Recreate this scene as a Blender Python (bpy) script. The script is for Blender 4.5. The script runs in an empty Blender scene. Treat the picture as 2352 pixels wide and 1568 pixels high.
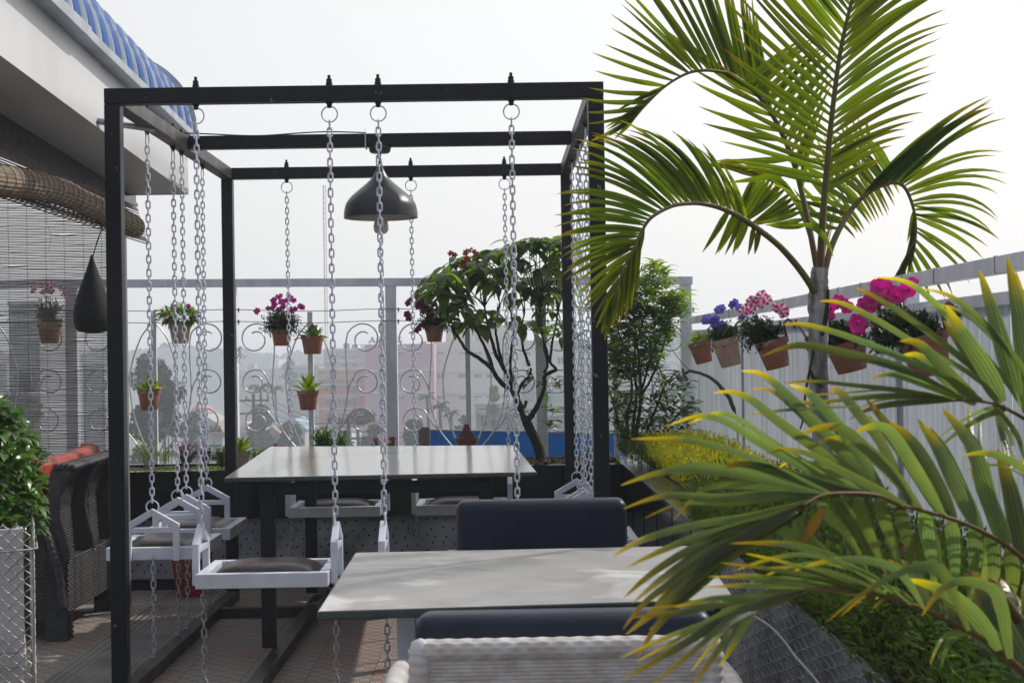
import bpy, math, random
import numpy as np
from mathutils import Vector, Matrix
rnd = random.Random(7)
PI = math.pi
sc = bpy.context.scene
C = sc.collection
# ------------------------------------------------------------------ camera
FPX, CX, CY, H = 3450.0, 1176.0, 784.0, 1.30          # focal length and centre in 2352-px units, eye height
F_ = Vector((0.01058268, 0.99989983, 0.00939919))
R_ = Vector((0.9998222, -0.01043421, -0.01570662))
U_ = Vector((0.01560698, -0.00956374, 0.99983246))
cd = bpy.data.cameras.new('camera')
cam = bpy.data.objects.new('camera', cd); C.objects.link(cam); sc.camera = cam
cd.sensor_width = 36; cd.lens = FPX / 2352 * 36
cd.clip_start = 0.05; cd.clip_end = 6000
cd.dof.use_dof = True; cd.dof.focus_distance = 6.2; cd.dof.aperture_fstop = 14
cam.matrix_world = Matrix(((R_.x, U_.x, -F_.x, 0), (R_.y, U_.y, -F_.y, 0), (R_.z, U_.z, -F_.z, H), (0, 0, 0, 1)))
def P(x, y, Y):                                        # point seen at (x, y), Y metres ahead
    d = F_ * FPX + R_ * (x - CX) - U_ * (y - CY)
    return d * (Y / d.y) + Vector((0, 0, H))
def PX(x, y, X):
    d = F_ * FPX + R_ * (x - CX) - U_ * (y - CY)
    return d * (X / d.x) + Vector((0, 0, H))
# ------------------------------------------------------------------ light
SUN_EL, SUN_AZ = math.radians(42), math.radians(58)    # azimuth from +Y towards +X
w = bpy.data.worlds.new('World'); sc.world = w; w.use_nodes = True
nt = w.node_tree; bg = nt.nodes['Background']
sky = nt.nodes.new('ShaderNodeTexSky'); sky.sky_type = 'NISHITA'; sky.sun_disc = False
sky.sun_elevation = SUN_EL; sky.sun_rotation = SUN_AZ
sky.air_density = 1.6; sky.dust_density = 6.0; sky.ozone_density = 1.5; sky.altitude = 20
mixn = nt.nodes.new('ShaderNodeMix'); mixn.data_type = 'RGBA'
mixn.inputs[0].default_value = 0.80
def wn(kind, **kw):
    q = nt.nodes.new(kind)
    for k, v in kw.items(): setattr(q, k, v)
    return q
tcw = wn('ShaderNodeTexCoord'); nrmv = wn('ShaderNodeVectorMath', operation='NORMALIZE'); nt.links.new(tcw.outputs['Generated'], nrmv.inputs[0])
dot = wn('ShaderNodeVectorMath', operation='DOT_PRODUCT'); nt.links.new(nrmv.outputs[0], dot.inputs[0])
dot.inputs[1].default_value = (math.sin(SUN_AZ * .6) * math.cos(.35), math.cos(SUN_AZ * .6) * math.cos(.35), math.sin(.35))
mr = wn('ShaderNodeMapRange'); mr.inputs[1].default_value = -1; mr.inputs[2].default_value = 0.95; mr.inputs[3].default_value = 0.0; mr.inputs[4].default_value = 1.0
nt.links.new(dot.outputs['Value'], mr.inputs[0])
vr = wn('ShaderNodeValToRGB'); e = vr.color_ramp.elements; e[0].position = 0.0; e[1].position = 1.0     # thin white overcast veil, brightest round the sun's side
e[0].color = (2.6, 3.0, 3.7, 1); e[1].color = (9.8, 9.8, 9.9, 1); q = e.new(0.55); q.color = (5.1, 5.2, 5.6, 1)
nt.links.new(mr.outputs[0], vr.inputs[0]); nt.links.new(sky.outputs[0], mixn.inputs[6]); nt.links.new(vr.outputs[0], mixn.inputs[7])
nt.links.new(mixn.outputs[2], bg.inputs[0]); bg.inputs[1].default_value = 0.12
sd = bpy.data.lights.new('sun', 'SUN'); sd.energy = 3.0; sd.angle = math.radians(0.9); sd.color = (1, 0.95, 0.88)
sun = bpy.data.objects.new('sun', sd); C.objects.link(sun)
dvec = Vector((math.sin(SUN_AZ) * math.cos(SUN_EL), math.cos(SUN_AZ) * math.cos(SUN_EL), math.sin(SUN_EL)))
sun.rotation_euler = dvec.to_track_quat('Z', 'Y').to_euler(); sun.location = (4, 3, 9)
sc.view_settings.view_transform = 'Standard'; sc.view_settings.look = 'None'
sc.view_settings.exposure = 0.0; sc.view_settings.gamma = 1
try: sc.cycles.volume_bounces = 3; sc.cycles.transparent_max_bounces = 16
except Exception: pass
# ------------------------------------------------------------------ materials
MATS = {}
def mat(name, col, rough=0.6, metal=0.0, col2=None, scale=8, bump=0, bscale=60, spec=0.5, trans=0, det=4, ramp=(0.35, 0.65), tip=None, coat=0, stretch=None, veins=0, tv=2.2):
    if name in MATS: return MATS[name]
    m = bpy.data.materials.new(name); m.use_nodes = True; t = m.node_tree; n = t.nodes; L = t.links
    b = n['Principled BSDF']; out = n['Material Output']
    b.inputs['Roughness'].default_value = rough; b.inputs['Metallic'].default_value = metal
    b.inputs['Specular IOR Level'].default_value = spec
    if coat: b.inputs['Coat Weight'].default_value = coat; b.inputs['Coat Roughness'].default_value = 0.15
    tc = n.new('ShaderNodeTexCoord'); vec = tc.outputs['Object']
    if stretch:
        mp = n.new('ShaderNodeMapping'); mp.inputs['Scale'].default_value = stretch; L.new(vec, mp.inputs[0]); vec = mp.outputs[0]
    c2 = col2 or tuple(c * 0.8 for c in col)
    nz = n.new('ShaderNodeTexNoise'); nz.inputs['Scale'].default_value = scale; nz.inputs['Detail'].default_value = det
    L.new(vec, nz.inputs['Vector'])
    cr = n.new('ShaderNodeValToRGB'); e = cr.color_ramp.elements
    e[0].position, e[1].position = ramp; e[0].color = (*c2, 1); e[1].color = (*col, 1)
    L.new(nz.outputs[0], cr.inputs[0]); colo = cr.outputs[0]
    if tip:
        at = n.new('ShaderNodeAttribute'); at.attribute_name = 'along'
        r2 = n.new('ShaderNodeValToRGB'); q = r2.color_ramp.elements
        q[0].position = tip[1]; q[1].position = tip[2]; q[0].color = (0, 0, 0, 1); q[1].color = (1, 1, 1, 1)
        L.new(at.outputs['Fac'], r2.inputs[0])
        mx = n.new('ShaderNodeMix'); mx.data_type = 'RGBA'; L.new(r2.outputs[0], mx.inputs[0]); L.new(colo, mx.inputs[6]); mx.inputs[7].default_value = (*tip[0], 1)
        colo = mx.outputs[2]
    if trans:                                            # every leaf or petal its own tint
        av = n.new('ShaderNodeAttribute'); av.attribute_name = 'vary'; mrv = n.new('ShaderNodeMapRange'); mrv.inputs[3].default_value = 0.62; mrv.inputs[4].default_value = 1.42; L.new(av.outputs['Fac'], mrv.inputs[0])
        mrh = n.new('ShaderNodeMapRange'); mrh.inputs[3].default_value = 0.488; mrh.inputs[4].default_value = 0.512; L.new(av.outputs['Fac'], mrh.inputs[0])
        h0 = n.new('ShaderNodeHueSaturation'); L.new(colo, h0.inputs['Color']); L.new(mrv.outputs[0], h0.inputs['Value']); L.new(mrh.outputs[0], h0.inputs['Hue']); colo = h0.outputs[0]
    if veins:
        ac = n.new('ShaderNodeAttribute'); ac.attribute_name = 'across'
        sn = n.new('ShaderNodeMath'); sn.operation = 'MULTIPLY'; sn.inputs[1].default_value = veins; L.new(ac.outputs['Fac'], sn.inputs[0])
        s2 = n.new('ShaderNodeMath'); s2.operation = 'SINE'; L.new(sn.outputs[0], s2.inputs[0])
        bpv = n.new('ShaderNodeBump'); bpv.inputs['Strength'].default_value = 0.55; bpv.inputs['Distance'].default_value = 0.0012; L.new(s2.outputs[0], bpv.inputs['Height']); L.new(bpv.outputs[0], b.inputs['Normal'])
    if veins:                                            # lengthwise ribs, lighter and darker
        s3 = n.new('ShaderNodeMath'); s3.operation = 'MULTIPLY'; s3.inputs[1].default_value = veins * .55; L.new(ac.outputs['Fac'], s3.inputs[0])
        s4 = n.new('ShaderNodeMath'); s4.operation = 'SINE'; L.new(s3.outputs[0], s4.inputs[0])
        m4 = n.new('ShaderNodeMapRange'); m4.inputs[1].default_value = -1; m4.inputs[3].default_value = .72; m4.inputs[4].default_value = 1.2; L.new(s4.outputs[0], m4.inputs[0])
        h4 = n.new('ShaderNodeHueSaturation'); L.new(colo, h4.inputs['Color']); L.new(m4.outputs[0], h4.inputs['Value']); colo = h4.outputs[0]
    L.new(colo, b.inputs['Base Color'])
    if bump:
        n2 = n.new('ShaderNodeTexNoise'); n2.inputs['Scale'].default_value = bscale; n2.inputs['Detail'].default_value = 5; L.new(vec, n2.inputs['Vector'])
        bp = n.new('ShaderNodeBump'); bp.inputs['Strength'].default_value = bump; bp.inputs['Distance'].default_value = 0.005
        L.new(n2.outputs[0], bp.inputs['Height']); L.new(bp.outputs[0], b.inputs['Normal'])
    if trans:
        tr = n.new('ShaderNodeBsdfTranslucent'); ms = n.new('ShaderNodeMixShader'); ms.inputs[0].default_value = trans
        hs = n.new('ShaderNodeHueSaturation'); hs.inputs['Value'].default_value = tv; hs.inputs['Saturation'].default_value = 1.1; hs.inputs['Hue'].default_value = 0.488
        L.new(colo, hs.inputs['Color']); L.new(hs.outputs[0], tr.inputs[0])
        L.new(b.outputs[0], ms.inputs[1]); L.new(tr.outputs[0], ms.inputs[2]); L.new(ms.outputs[0], out.inputs[0])
    MATS[name] = m; return m
M_black = mat('black_paint', (0.010, 0.012, 0.018), 0.40, 0, (0.015, 0.017, 0.023), 5, 0.15, 90, spec=0.22)
M_blackworn = mat('worn_black_metal', (0.03, 0.029, 0.028), 0.42, 0.3, (0.10, 0.09, 0.08), 7, 0.2, 60, ramp=(0.3, 0.55), spec=0.3)
M_white = mat('white_gloss_paint', (0.70, 0.74, 0.82), 0.28, 0, (0.60, 0.64, 0.73), 9, 0.12, 120)
M_chain = mat('white_chain_paint', (0.66, 0.70, 0.79), 0.35, 0, (0.52, 0.56, 0.65), 30, 0.3, 200)
M_chainold = mat('scuffed_chain_paint', (0.50, 0.50, 0.53), 0.5, 0, (0.30, 0.29, 0.29), 40, 0.3, 200)
M_seat = mat('brown_leatherette', (0.022, 0.014, 0.015), 0.30, 0, (0.032, 0.023, 0.025), 14, 0.6, 45, spec=.36)
M_navy = mat('navy_leatherette', (0.012, 0.018, 0.035), 0.38, 0, (0.016, 0.023, 0.042), 10, 0.25, 150, spec=0.28)
M_fence = mat('grey_white_fence_paint', (0.76, 0.78, 0.83), 0.40, 0, (0.62, 0.64, 0.70), 12, 0.3, 70, stretch=(1, 1, 0.3))
M_scroll = mat('pale_scroll_iron', (0.74, 0.75, 0.77), 0.3, 0.45, (0.58, 0.59, 0.61), 25)
M_terra = mat('terracotta_plastic', (0.36, 0.135, 0.075), 0.5, 0, (0.30, 0.12, 0.075), 14, 0.1, 60)
M_terrapale = mat('faded_terracotta', (0.50, 0.36, 0.28), 0.6, 0, (0.40, 0.25, 0.18), 14, 0.2, 60)
M_terradark = mat('brown_plastic', (0.20, 0.075, 0.05), 0.45, 0, (0.15, 0.06, 0.045), 14)
M_soil = mat('soil', (0.06, 0.042, 0.03), 0.95, 0, (0.025, 0.018, 0.013), 30, 1.0, 80)
M_granite = mat('black_granite', (0.007, 0.008, 0.010), 0.16, 0, (0.012, 0.013, 0.016), 4, 0, spec=0.3)
M_coping = mat('granite_coping', (0.03, 0.034, 0.036), 0.16, 0, (0.07, 0.075, 0.075), 9, 0.05, 90)
M_bark = mat('grey_bark', (0.075, 0.06, 0.05), 0.9, 0, (0.035, 0.028, 0.025), 30, 0.8, 120)
M_barkd = mat('dark_bark', (0.04, 0.028, 0.025), 0.9, 0, (0.02, 0.015, 0.013), 30, 0.8, 120)
M_palmbark = mat('palm_stem', (0.36, 0.37, 0.36), 0.75, 0, (0.13, 0.11, 0.10), 14, 0.5, 60, ramp=(0.38, 0.58), stretch=(2.5, 2.5, 0.6))
M_palmgreen = mat('palm_petiole', (0.11, 0.11, 0.025), 0.5, 0, (0.12, 0.07, 0.03), 10, spec=.25)
M_frond = mat('palm_leaf', (0.085, 0.115, 0.008), 0.34, 0, (0.050, 0.088, 0.010), 5, trans=0.60, tv=2.7, tip=((0.19, 0.15, 0.01), 0.72, 1.0), spec=.45, veins=40)
M_frondn = mat('palm_leaf_near', (0.105, 0.142, 0.030), 0.26, 0, (0.062, 0.100, 0.034), 9, trans=0.42, tv=2.6, tip=((0.54, 0.41, 0.01), 0.66, 1.0), spec=.75, veins=55)
M_rachis = mat('palm_rachis', (0.12, 0.085, 0.025), 0.5, 0, (0.15, 0.06, 0.02), 8, spec=.25)
M_leafbig = mat('big_tree_leaf', (0.08, 0.13, 0.022), 0.36, 0, (0.045, 0.075, 0.024), 7, trans=0.52, tv=2.9)
M_leafmid = mat('shrub_leaf', (0.10, 0.19, 0.020), 0.36, 0, (0.045, 0.095, 0.018), 9, trans=0.46, tv=2.5)
M_leafyoung = mat('young_leaf', (0.19, 0.28, 0.02), 0.36, 0, (0.12, 0.20, 0.018), 9, trans=0.42)
M_leafdark = mat('petunia_leaf', (0.035, 0.065, 0.02), 0.5, 0, (0.02, 0.038, 0.015), 20, trans=0.25)
M_hedgeyel = mat('golden_leaf', (0.55, 0.53, 0.04), 0.5, 0, (0.26, 0.29, 0.03), 7, trans=0.5)
M_hedgegrn = mat('ground_leaf', (0.10, 0.16, 0.020), 0.55, 0, (0.045, 0.07, 0.016), 5, trans=0.4)
M_ivy = mat('glossy_ivy_leaf', (0.075, 0.16, 0.025), 0.3, 0, (0.04, 0.09, 0.018), 9, trans=0.3)
M_mag = mat('magenta_petal', (0.55, 0.02, 0.27), 0.6, 0, (0.42, 0.015, 0.22), 20, trans=0.3)
M_crim = mat('crimson_petal', (0.22, 0.005, 0.085), 0.6, 0, (0.14, 0.004, 0.06), 20, trans=0.25)
M_hot = mat('hot_pink_petal', (0.75, 0.03, 0.26), 0.6, 0, (0.6, 0.02, 0.2), 20, trans=0.3)
M_pink = mat('pale_pink_petal', (0.65, 0.22, 0.34), 0.6, 0, (0.5, 0.1, 0.22), 30, trans=0.3)
M_viol = mat('violet_petal', (0.26, 0.17, 0.60), 0.6, 0, (0.20, 0.12, 0.48), 20, trans=0.3)
M_whitep = mat('white_petal', (0.75, 0.72, 0.66), 0.6, 0, (0.7, 0.66, 0.55), 20, trans=0.3)
M_dkeye = mat('flower_throat', (0.05, 0.01, 0.05), 0.6)
M_fawn = mat('dried_flower', (0.34, 0.15, 0.055), 0.7, 0, (0.22, 0.09, 0.04), 30, trans=0.3)
M_fascia = mat('fascia_panel', (0.64, 0.65, 0.67), 0.42, 0, (0.52, 0.53, 0.55), 2.5, 0.05, 20, ramp=(0.25, 0.7), stretch=(1, 1, 0.25))
M_galv = mat('galvanised_gutter', (0.42, 0.47, 0.55), 0.38, 0.5, (0.30, 0.32, 0.35), 6, 0.1, 40)
M_beam = mat('glossy_black_beam', (0.012, 0.012, 0.013), 0.22, 0, (0.03, 0.03, 0.03), 5, 0.5, 14, spec=.3, ramp=(0.45, 0.75))
M_cane = mat('cane', (0.25, 0.19, 0.13), 0.7, 0, (0.12, 0.09, 0.065), 14, 0.4, 100, stretch=(6, 1, 6))
M_slat = mat('blind_slat', (0.16, 0.135, 0.115), 0.7, 0, (0.07, 0.058, 0.05), 10)
M_rattan = mat('dark_rattan', (0.028, 0.027, 0.028), 0.42, 0, (0.05, 0.048, 0.048), 20, spec=.4)
M_wicker = mat('white_wicker', (0.62, 0.61, 0.61), 0.45, 0, (0.46, 0.42, 0.38), 25)
M_orange = mat('orange_red_vinyl', (0.42, 0.085, 0.045), 0.28, 0, (0.38, 0.05, 0.03), 5, 0.1, 40)
M_red = mat('red_plastic', (0.35, 0.012, 0.02), 0.4)
M_bluetub = mat('dark_blue_plastic', (0.008, 0.014, 0.09), 0.35)
M_bluesheet = mat('blue_metal_sheet', (0.010, 0.19, 0.62), 0.35, 0, (0.015, 0.14, 0.50), 6)
M_wood = mat('old_wood', (0.20, 0.15, 0.13), 0.8, 0, (0.11, 0.08, 0.07), 20, 0.5, 60, stretch=(4, 4, 0.5))
M_wire = mat('steel_wire', (0.30, 0.30, 0.31), 0.45, 0.6)
M_mesh = mat('galvanised_mesh', (0.60, 0.60, 0.59), 0.42, 0.3, (0.22, 0.21, 0.20), 20)
M_panelgrey = mat('grey_board', (0.42, 0.43, 0.47), 0.6, 0, (0.16, 0.17, 0.20), 4, 0.2, 30)
M_boxwhite = mat('painted_planter_board', (0.52, 0.52, 0.54), 0.55, 0, (0.38, 0.37, 0.37), 5, 0.3, 30)
M_lamp = mat('lamp_shade_metal', (0.022, 0.026, 0.035), 0.34, 0.2, (0.035, 0.038, 0.045), 12, 0.1, 70)
M_lampin = mat('shade_inside', (0.55, 0.50, 0.47), 0.6)
M_bulb = mat('frosted_bulb', (0.62, 0.58, 0.50), 0.25)
M_pod = mat('dark_fibre', (0.007, 0.007, 0.008), 0.7, 0, (0.014, 0.014, 0.015), 60, 0.4, 150, spec=.25)
M_cable = mat('black_cable', (0.02, 0.02, 0.02), 0.5)
M_tie = mat('cable_tie', (0.6, 0.62, 0.66), 0.4)
M_dot = mat('vent_hole', (0.004, 0.004, 0.004), 0.9)
M_column = mat('dull_grey_column', (0.20, 0.195, 0.19), 0.4, 0, (0.09, 0.085, 0.08), 6, 0.2, 30, stretch=(1, 1, .3))
def chips(m, colr, sc_=42, thr=.715):
    t = m.node_tree; n = t.nodes; L = t.links; bs = n['Principled BSDF']; old = bs.inputs['Base Color'].links[0].from_socket
    tc = n.new('ShaderNodeTexCoord'); nz = n.new('ShaderNodeTexNoise'); nz.inputs['Scale'].default_value = sc_; nz.inputs['Detail'].default_value = 3; L.new(tc.outputs['Object'], nz.inputs[0])
    cr = n.new('ShaderNodeValToRGB'); cr.color_ramp.elements[0].position = thr; cr.color_ramp.elements[1].position = thr + .02; L.new(nz.outputs[0], cr.inputs[0])
    mx = n.new('ShaderNodeMix'); mx.data_type = 'RGBA'; L.new(cr.outputs[0], mx.inputs[0]); L.new(old, mx.inputs[6]); mx.inputs[7].default_value = (*colr, 1); L.new(mx.outputs[2], bs.inputs['Base Color'])
chips(M_black, (.16, .16, .165), 34, .70); chips(M_white, (.42, .36, .32), 34, .72); chips(M_chain, (.36, .30, .26), 60, .70); chips(M_fence, (.42, .36, .30), 24, .70); chips(M_chainold, (.20, .15, .12), 55, .62)
chips(M_terra, (.42, .30, .24), 18, .64)
# table tops: slab with fine streaks
def marble(name, a, b, rough, st, scale, patch=None):
    m = mat(name, a, rough, 0, b, scale, 0.03, 40, stretch=st, ramp=(0.3, 0.68), det=8)
    if patch:
        t = m.node_tree; n = t.nodes; L = t.links; bs = n['Principled BSDF']
        old = bs.inputs['Base Color'].links[0].from_socket
        nz = n.new('ShaderNodeTexNoise'); nz.inputs['Scale'].default_value = 3.2; nz.inputs['Detail'].default_value = 6; nz.inputs['Distortion'].default_value = 0.6
        tc = n.new('ShaderNodeTexCoord'); L.new(tc.outputs['Object'], nz.inputs[0])
        cr = n.new('ShaderNodeValToRGB'); cr.color_ramp.elements[0].position = 0.53; cr.color_ramp.elements[1].position = 0.64
        L.new(nz.outputs[0], cr.inputs[0]); mx = n.new('ShaderNodeMix'); mx.data_type = 'RGBA'
        L.new(cr.outputs[0], mx.inputs[0]); L.new(old, mx.inputs[6]); mx.inputs[7].default_value = (*patch, 1); L.new(mx.outputs[2], bs.inputs['Base Color'])
    return m
M_marbfar = marble('polished_marble', (0.30, 0.30, 0.295), (0.17, 0.172, 0.17), 0.15, (0.5, 3.5, 1), 22)
M_marbnear = marble('dull_marble', (0.335, 0.325, 0.31), (0.24, 0.238, 0.23), 0.40, (1, 1, 1), 9, (0.54, 0.54, 0.53))
M_slabedge = mat('dark_green_slab_edge', (0.03, 0.045, 0.045), 0.35, 0, (0.05, 0.07, 0.068), 20)
# floor: moulded basket-weave tiles
def floor_mat():
    m = bpy.data.materials.new('basketweave_tile'); m.use_nodes = True; t = m.node_tree; n = t.nodes; L = t.links; b = n['Principled BSDF']
    tc = n.new('ShaderNodeTexCoord'); sep = n.new('ShaderNodeSeparateXYZ'); L.new(tc.outputs['Object'], sep.inputs[0])
    def ma(op, a, bb=None, c=None):
        q = n.new('ShaderNodeMath'); q.operation = op
        for i, v in enumerate((a, bb, c)):
            if v is None: continue
            if isinstance(v, (int, float)): q.inputs[i].default_value = v
            else: L.new(v, q.inputs[i])
        return q.outputs[0]
    cell = 0.044
    fx = ma('FLOOR', ma('DIVIDE', sep.outputs[0], cell)); fy = ma('FLOOR', ma('DIVIDE', sep.outputs[1], cell))
    par = ma('FLOORED_MODULO', ma('ADD', fx, fy), 2.0)
    rib = lambda s: ma('SMOOTH_MIN', ma('MULTIPLY', ma('ABSOLUTE', ma('SINE', ma('MULTIPLY', s, PI * 4 / cell))), 2.2), 1.0, 0.1)
    rx, ry = rib(sep.outputs[0]), rib(sep.outputs[1])
    h = ma('ADD', ma('MULTIPLY', rx, par), ma('MULTIPLY', ry, ma('SUBTRACT', 1.0, par)))
    gx = ma('ABSOLUTE', ma('SUBTRACT', ma('FRACT', ma('DIVIDE', sep.outputs[0], cell * 6)), 0.5)); gy = ma('ABSOLUTE', ma('SUBTRACT', ma('FRACT', ma('DIVIDE', sep.outputs[1], cell * 6)), 0.5))
    joint = ma('GREATER_THAN', ma('MAXIMUM', gx, gy), 0.493)
    h2 = ma('SUBTRACT', h, joint)
    bp = n.new('ShaderNodeBump'); bp.inputs['Strength'].default_value = 1.0; bp.inputs['Distance'].default_value = 0.006; L.new(h2, bp.inputs['Height'])
    nz = n.new('ShaderNodeTexNoise'); nz.inputs['Scale'].default_value = 1.5; nz.inputs['Detail'].default_value = 8; L.new(tc.outputs['Object'], nz.inputs[0])
    wn = n.new('ShaderNodeTexWhiteNoise'); wn.noise_dimensions = '2D'
    cb = n.new('ShaderNodeCombineXYZ'); L.new(ma('FLOOR', ma('DIVIDE', sep.outputs[0], cell * 6)), cb.inputs[0]); L.new(ma('FLOOR', ma('DIVIDE', sep.outputs[1], cell * 6)), cb.inputs[1]); L.new(cb.outputs[0], wn.inputs[0])
    f = ma('ADD', ma('MULTIPLY', nz.outputs[0], 0.75), ma('MULTIPLY', wn.outputs[0], 0.3))
    cr = n.new('ShaderNodeValToRGB'); e = cr.color_ramp.elements; e[0].position = 0.50; e[1].position = 0.74
    e[0].color = (0.27, 0.235, 0.21, 1); e[1].color = (0.29, 0.18, 0.15, 1)
    L.new(f, cr.inputs[0])
    mx = n.new('ShaderNodeMix'); mx.data_type = 'RGBA'; mx.blend_type = 'MULTIPLY'; mx.inputs[0].default_value = 0.95
    L.new(cr.outputs[0], mx.inputs[6])
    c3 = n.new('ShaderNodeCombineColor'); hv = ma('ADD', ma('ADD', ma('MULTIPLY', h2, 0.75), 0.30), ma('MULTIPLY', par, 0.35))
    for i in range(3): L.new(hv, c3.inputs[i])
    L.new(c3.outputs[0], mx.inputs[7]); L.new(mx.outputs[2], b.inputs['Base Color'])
    b.inputs['Roughness'].default_value = 0.55; L.new(bp.outputs[0], b.inputs['Normal'])
    return m
M_floor = floor_mat()
def rib_mat():
    m = mat('grooved_grey_tile', (0.26, 0.24, 0.22), 0.42, 0, (0.15, 0.14, 0.13), 4)
    t = m.node_tree; n = t.nodes; L = t.links; b = n['Principled BSDF']
    tc = n.new('ShaderNodeTexCoord'); wv = n.new('ShaderNodeTexWave'); wv.bands_direction = 'X'; wv.inputs['Scale'].default_value = 9.5
    L.new(tc.outputs['Object'], wv.inputs[0]); bp = n.new('ShaderNodeBump'); bp.inputs['Strength'].default_value = 1; bp.inputs['Distance'].default_value = 0.009
    L.new(wv.outputs[1], bp.inputs['Height']); L.new(bp.outputs[0], b.inputs['Normal']); return m
M_rib = rib_mat()
# ------------------------------------------------------------------ mesh helper
class MB:
    def __init__(s): s.v = []; s.f = []; s.m = []; s.a = []; s.c = []; s.r = []; s.mi = 0
    def add(s, vs, fs, al=None):
        o = len(s.v); s.v.extend(tuple(p) for p in vs); n_ = len(vs); s.a.extend(al if al else [0.0] * n_)
        s.c.extend(([0.0, 0.5, 1.0] * (n_ // 3 + 1))[:n_] if al else [0.5] * n_); s.r.extend([rnd.random() if al else 0.5] * n_)
        s.f.extend(tuple(i + o for i in f) for f in fs); s.m.extend([s.mi] * len(fs))
    def box(s, c, size, rot=None):
        hx, hy, hz = [q / 2 for q in size]; c = Vector(c)
        vs = [Vector((x, y, z)) for z in (-hz, hz) for y in (-hy, hy) for x in (-hx, hx)]
        if rot is not None: vs = [rot @ p for p in vs]
        s.add([p + c for p in vs], [(0, 2, 3, 1), (4, 5, 7, 6), (0, 1, 5, 4), (2, 6, 7, 3), (0, 4, 6, 2), (1, 3, 7, 5)])
    def span(s, x0, x1, y0, y1, z0, z1): s.box(((x0 + x1) / 2, (y0 + y1) / 2, (z0 + z1) / 2), (x1 - x0, y1 - y0, z1 - z0))
    def bar(s, a, b, w, h, up=(0, 0, 1)):
        a, b = Vector(a), Vector(b); d = b - a; L = d.length; d.normalize(); up = Vector(up)
        x = d.cross(up)
        if x.length < 1e-4: x = d.cross(Vector((0, 1, 0)))
        x.normalize(); z = x.cross(d)
        s.box((a + b) / 2, (w, L, h), Matrix((x, d, z)).transposed())
    def tube(s, pts, r, n=6, cap=True, closed=False):
        pts = [Vector(p) for p in pts]; N = len(pts)
        rr = r if isinstance(r, (list, tuple)) else [r] * N
        vs = []; prev = None
        for i, p in enumerate(pts):
            if closed: t = pts[(i + 1) % N] - pts[i - 1]
            else: t = pts[min(i + 1, N - 1)] - pts[max(i - 1, 0)]
            if t.length < 1e-9: t = Vector((0, 0, 1))
            t.normalize()
            if prev is None: x = t.orthogonal().normalized()
            else:
                x = prev - t * prev.dot(t); x = x.normalized() if x.length > 1e-6 else t.orthogonal().normalized()
            prev = x; y = t.cross(x)
            for k in range(n):
                a = 2 * PI * k / n; vs.append(p + (x * math.cos(a) + y * math.sin(a)) * rr[i])
        fs = []
        for i in range(N if closed else N - 1):
            j = (i + 1) % N
            for k in range(n): fs.append((i * n + k, i * n + (k + 1) % n, j * n + (k + 1) % n, j * n + k))
        if cap and not closed: fs += [tuple(range(n))[::-1], tuple((N - 1) * n + k for k in range(n))]
        s.add(vs, fs)
    def lathe(s, prof, n=24, org=(0, 0, 0), rot=None, sx=1, sy=1):
        org = Vector(org); vs = []
        for r, z in prof:
            for k in range(n):
                a = 2 * PI * k / n; p = Vector((r * math.cos(a) * sx, r * math.sin(a) * sy, z))
                vs.append((rot @ p if rot is not None else p) + org)
        fs = [(i * n + k, i * n + (k + 1) % n, (i + 1) * n + (k + 1) % n, (i + 1) * n + k) for i in range(len(prof) - 1) for k in range(n)]
        s.add(vs, fs)
    def prism(s, poly, axis, a, b):            # polygon in the plane across axis, from a to b
        def mk(u, v, t): return (t, u, v) if axis == 'x' else ((u, t, v) if axis == 'y' else (u, v, t))
        n = len(poly); vs = [mk(u, v, a) for u, v in poly] + [mk(u, v, b) for u, v in poly]
        s.add(vs, [tuple(range(n))[::-1], tuple(range(n, 2 * n))] + [(i, (i + 1) % n, n + (i + 1) % n, n + i) for i in range(n)])
    def leaf(s, base, d, nrm, L, W, seg=4, droop=0.0, fold=0.25, peak=0.4, grav=(0, 0, -1), pw=1.0):
        p = Vector(base); d = Vector(d).normalized(); nrm = Vector(nrm); g = Vector(grav); vs = []; al = []; fs = []
        for i in range(seg + 1):
            t = i / seg
            side = d.cross(nrm)
            side = side.normalized() if side.length > 1e-5 else d.orthogonal().normalized()
            up = side.cross(d)
            wd = W * 0.5 * (math.sin(PI * 0.5 * min(t / peak, 1)) if t < peak else max(0, 1 - ((t - peak) / (1 - peak)) ** 1.7) ** pw) if 0 < t < 1 else W * (0.06 if t == 0 else 0.01)
            vs += [p - side * wd + up * wd * fold, p.copy(), p + side * wd + up * wd * fold]; al += [t] * 3
            if i < seg:
                k = i * 3; fs += [(k, k + 1, k + 4, k + 3), (k + 1, k + 2, k + 5, k + 4)]
            p = p + d * (L / seg); d = (d + g * (droop / seg)).normalized()
        s.add(vs, fs, al)
    def build(s, name, mats, parent=None, smooth=False, bevel=0, seg=2, loc=None, autos=None):
        me = bpy.data.meshes.new(name); me.from_pydata(s.v, [], s.f)
        mats = mats if isinstance(mats, (list, tuple)) else [mats]
        for m in mats: me.materials.append(m)
        if len(mats) > 1: me.polygons.foreach_set('material_index', s.m)
        if any(s.a):
            for an, av in (('along', s.a), ('across', s.c), ('vary', s.r)):
                at = me.attributes.new(an, 'FLOAT', 'POINT'); at.data.foreach_set('value', av)
        if smooth: me.polygons.foreach_set('use_smooth', [True] * len(me.polygons))
        me.update()
        if autos:
            try: me.set_sharp_from_angle(angle=math.radians(autos))
            except Exception: pass
        o = bpy.data.objects.new(name, me); C.objects.link(o)
        if parent: o.parent = parent
        if loc is not None: o.location = loc
        if bevel:
            b = o.modifiers.new('b', 'BEVEL'); b.width = bevel; b.segments = seg; b.limit_method = 'ANGLE'; b.angle_limit = math.radians(40)
        return o
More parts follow.
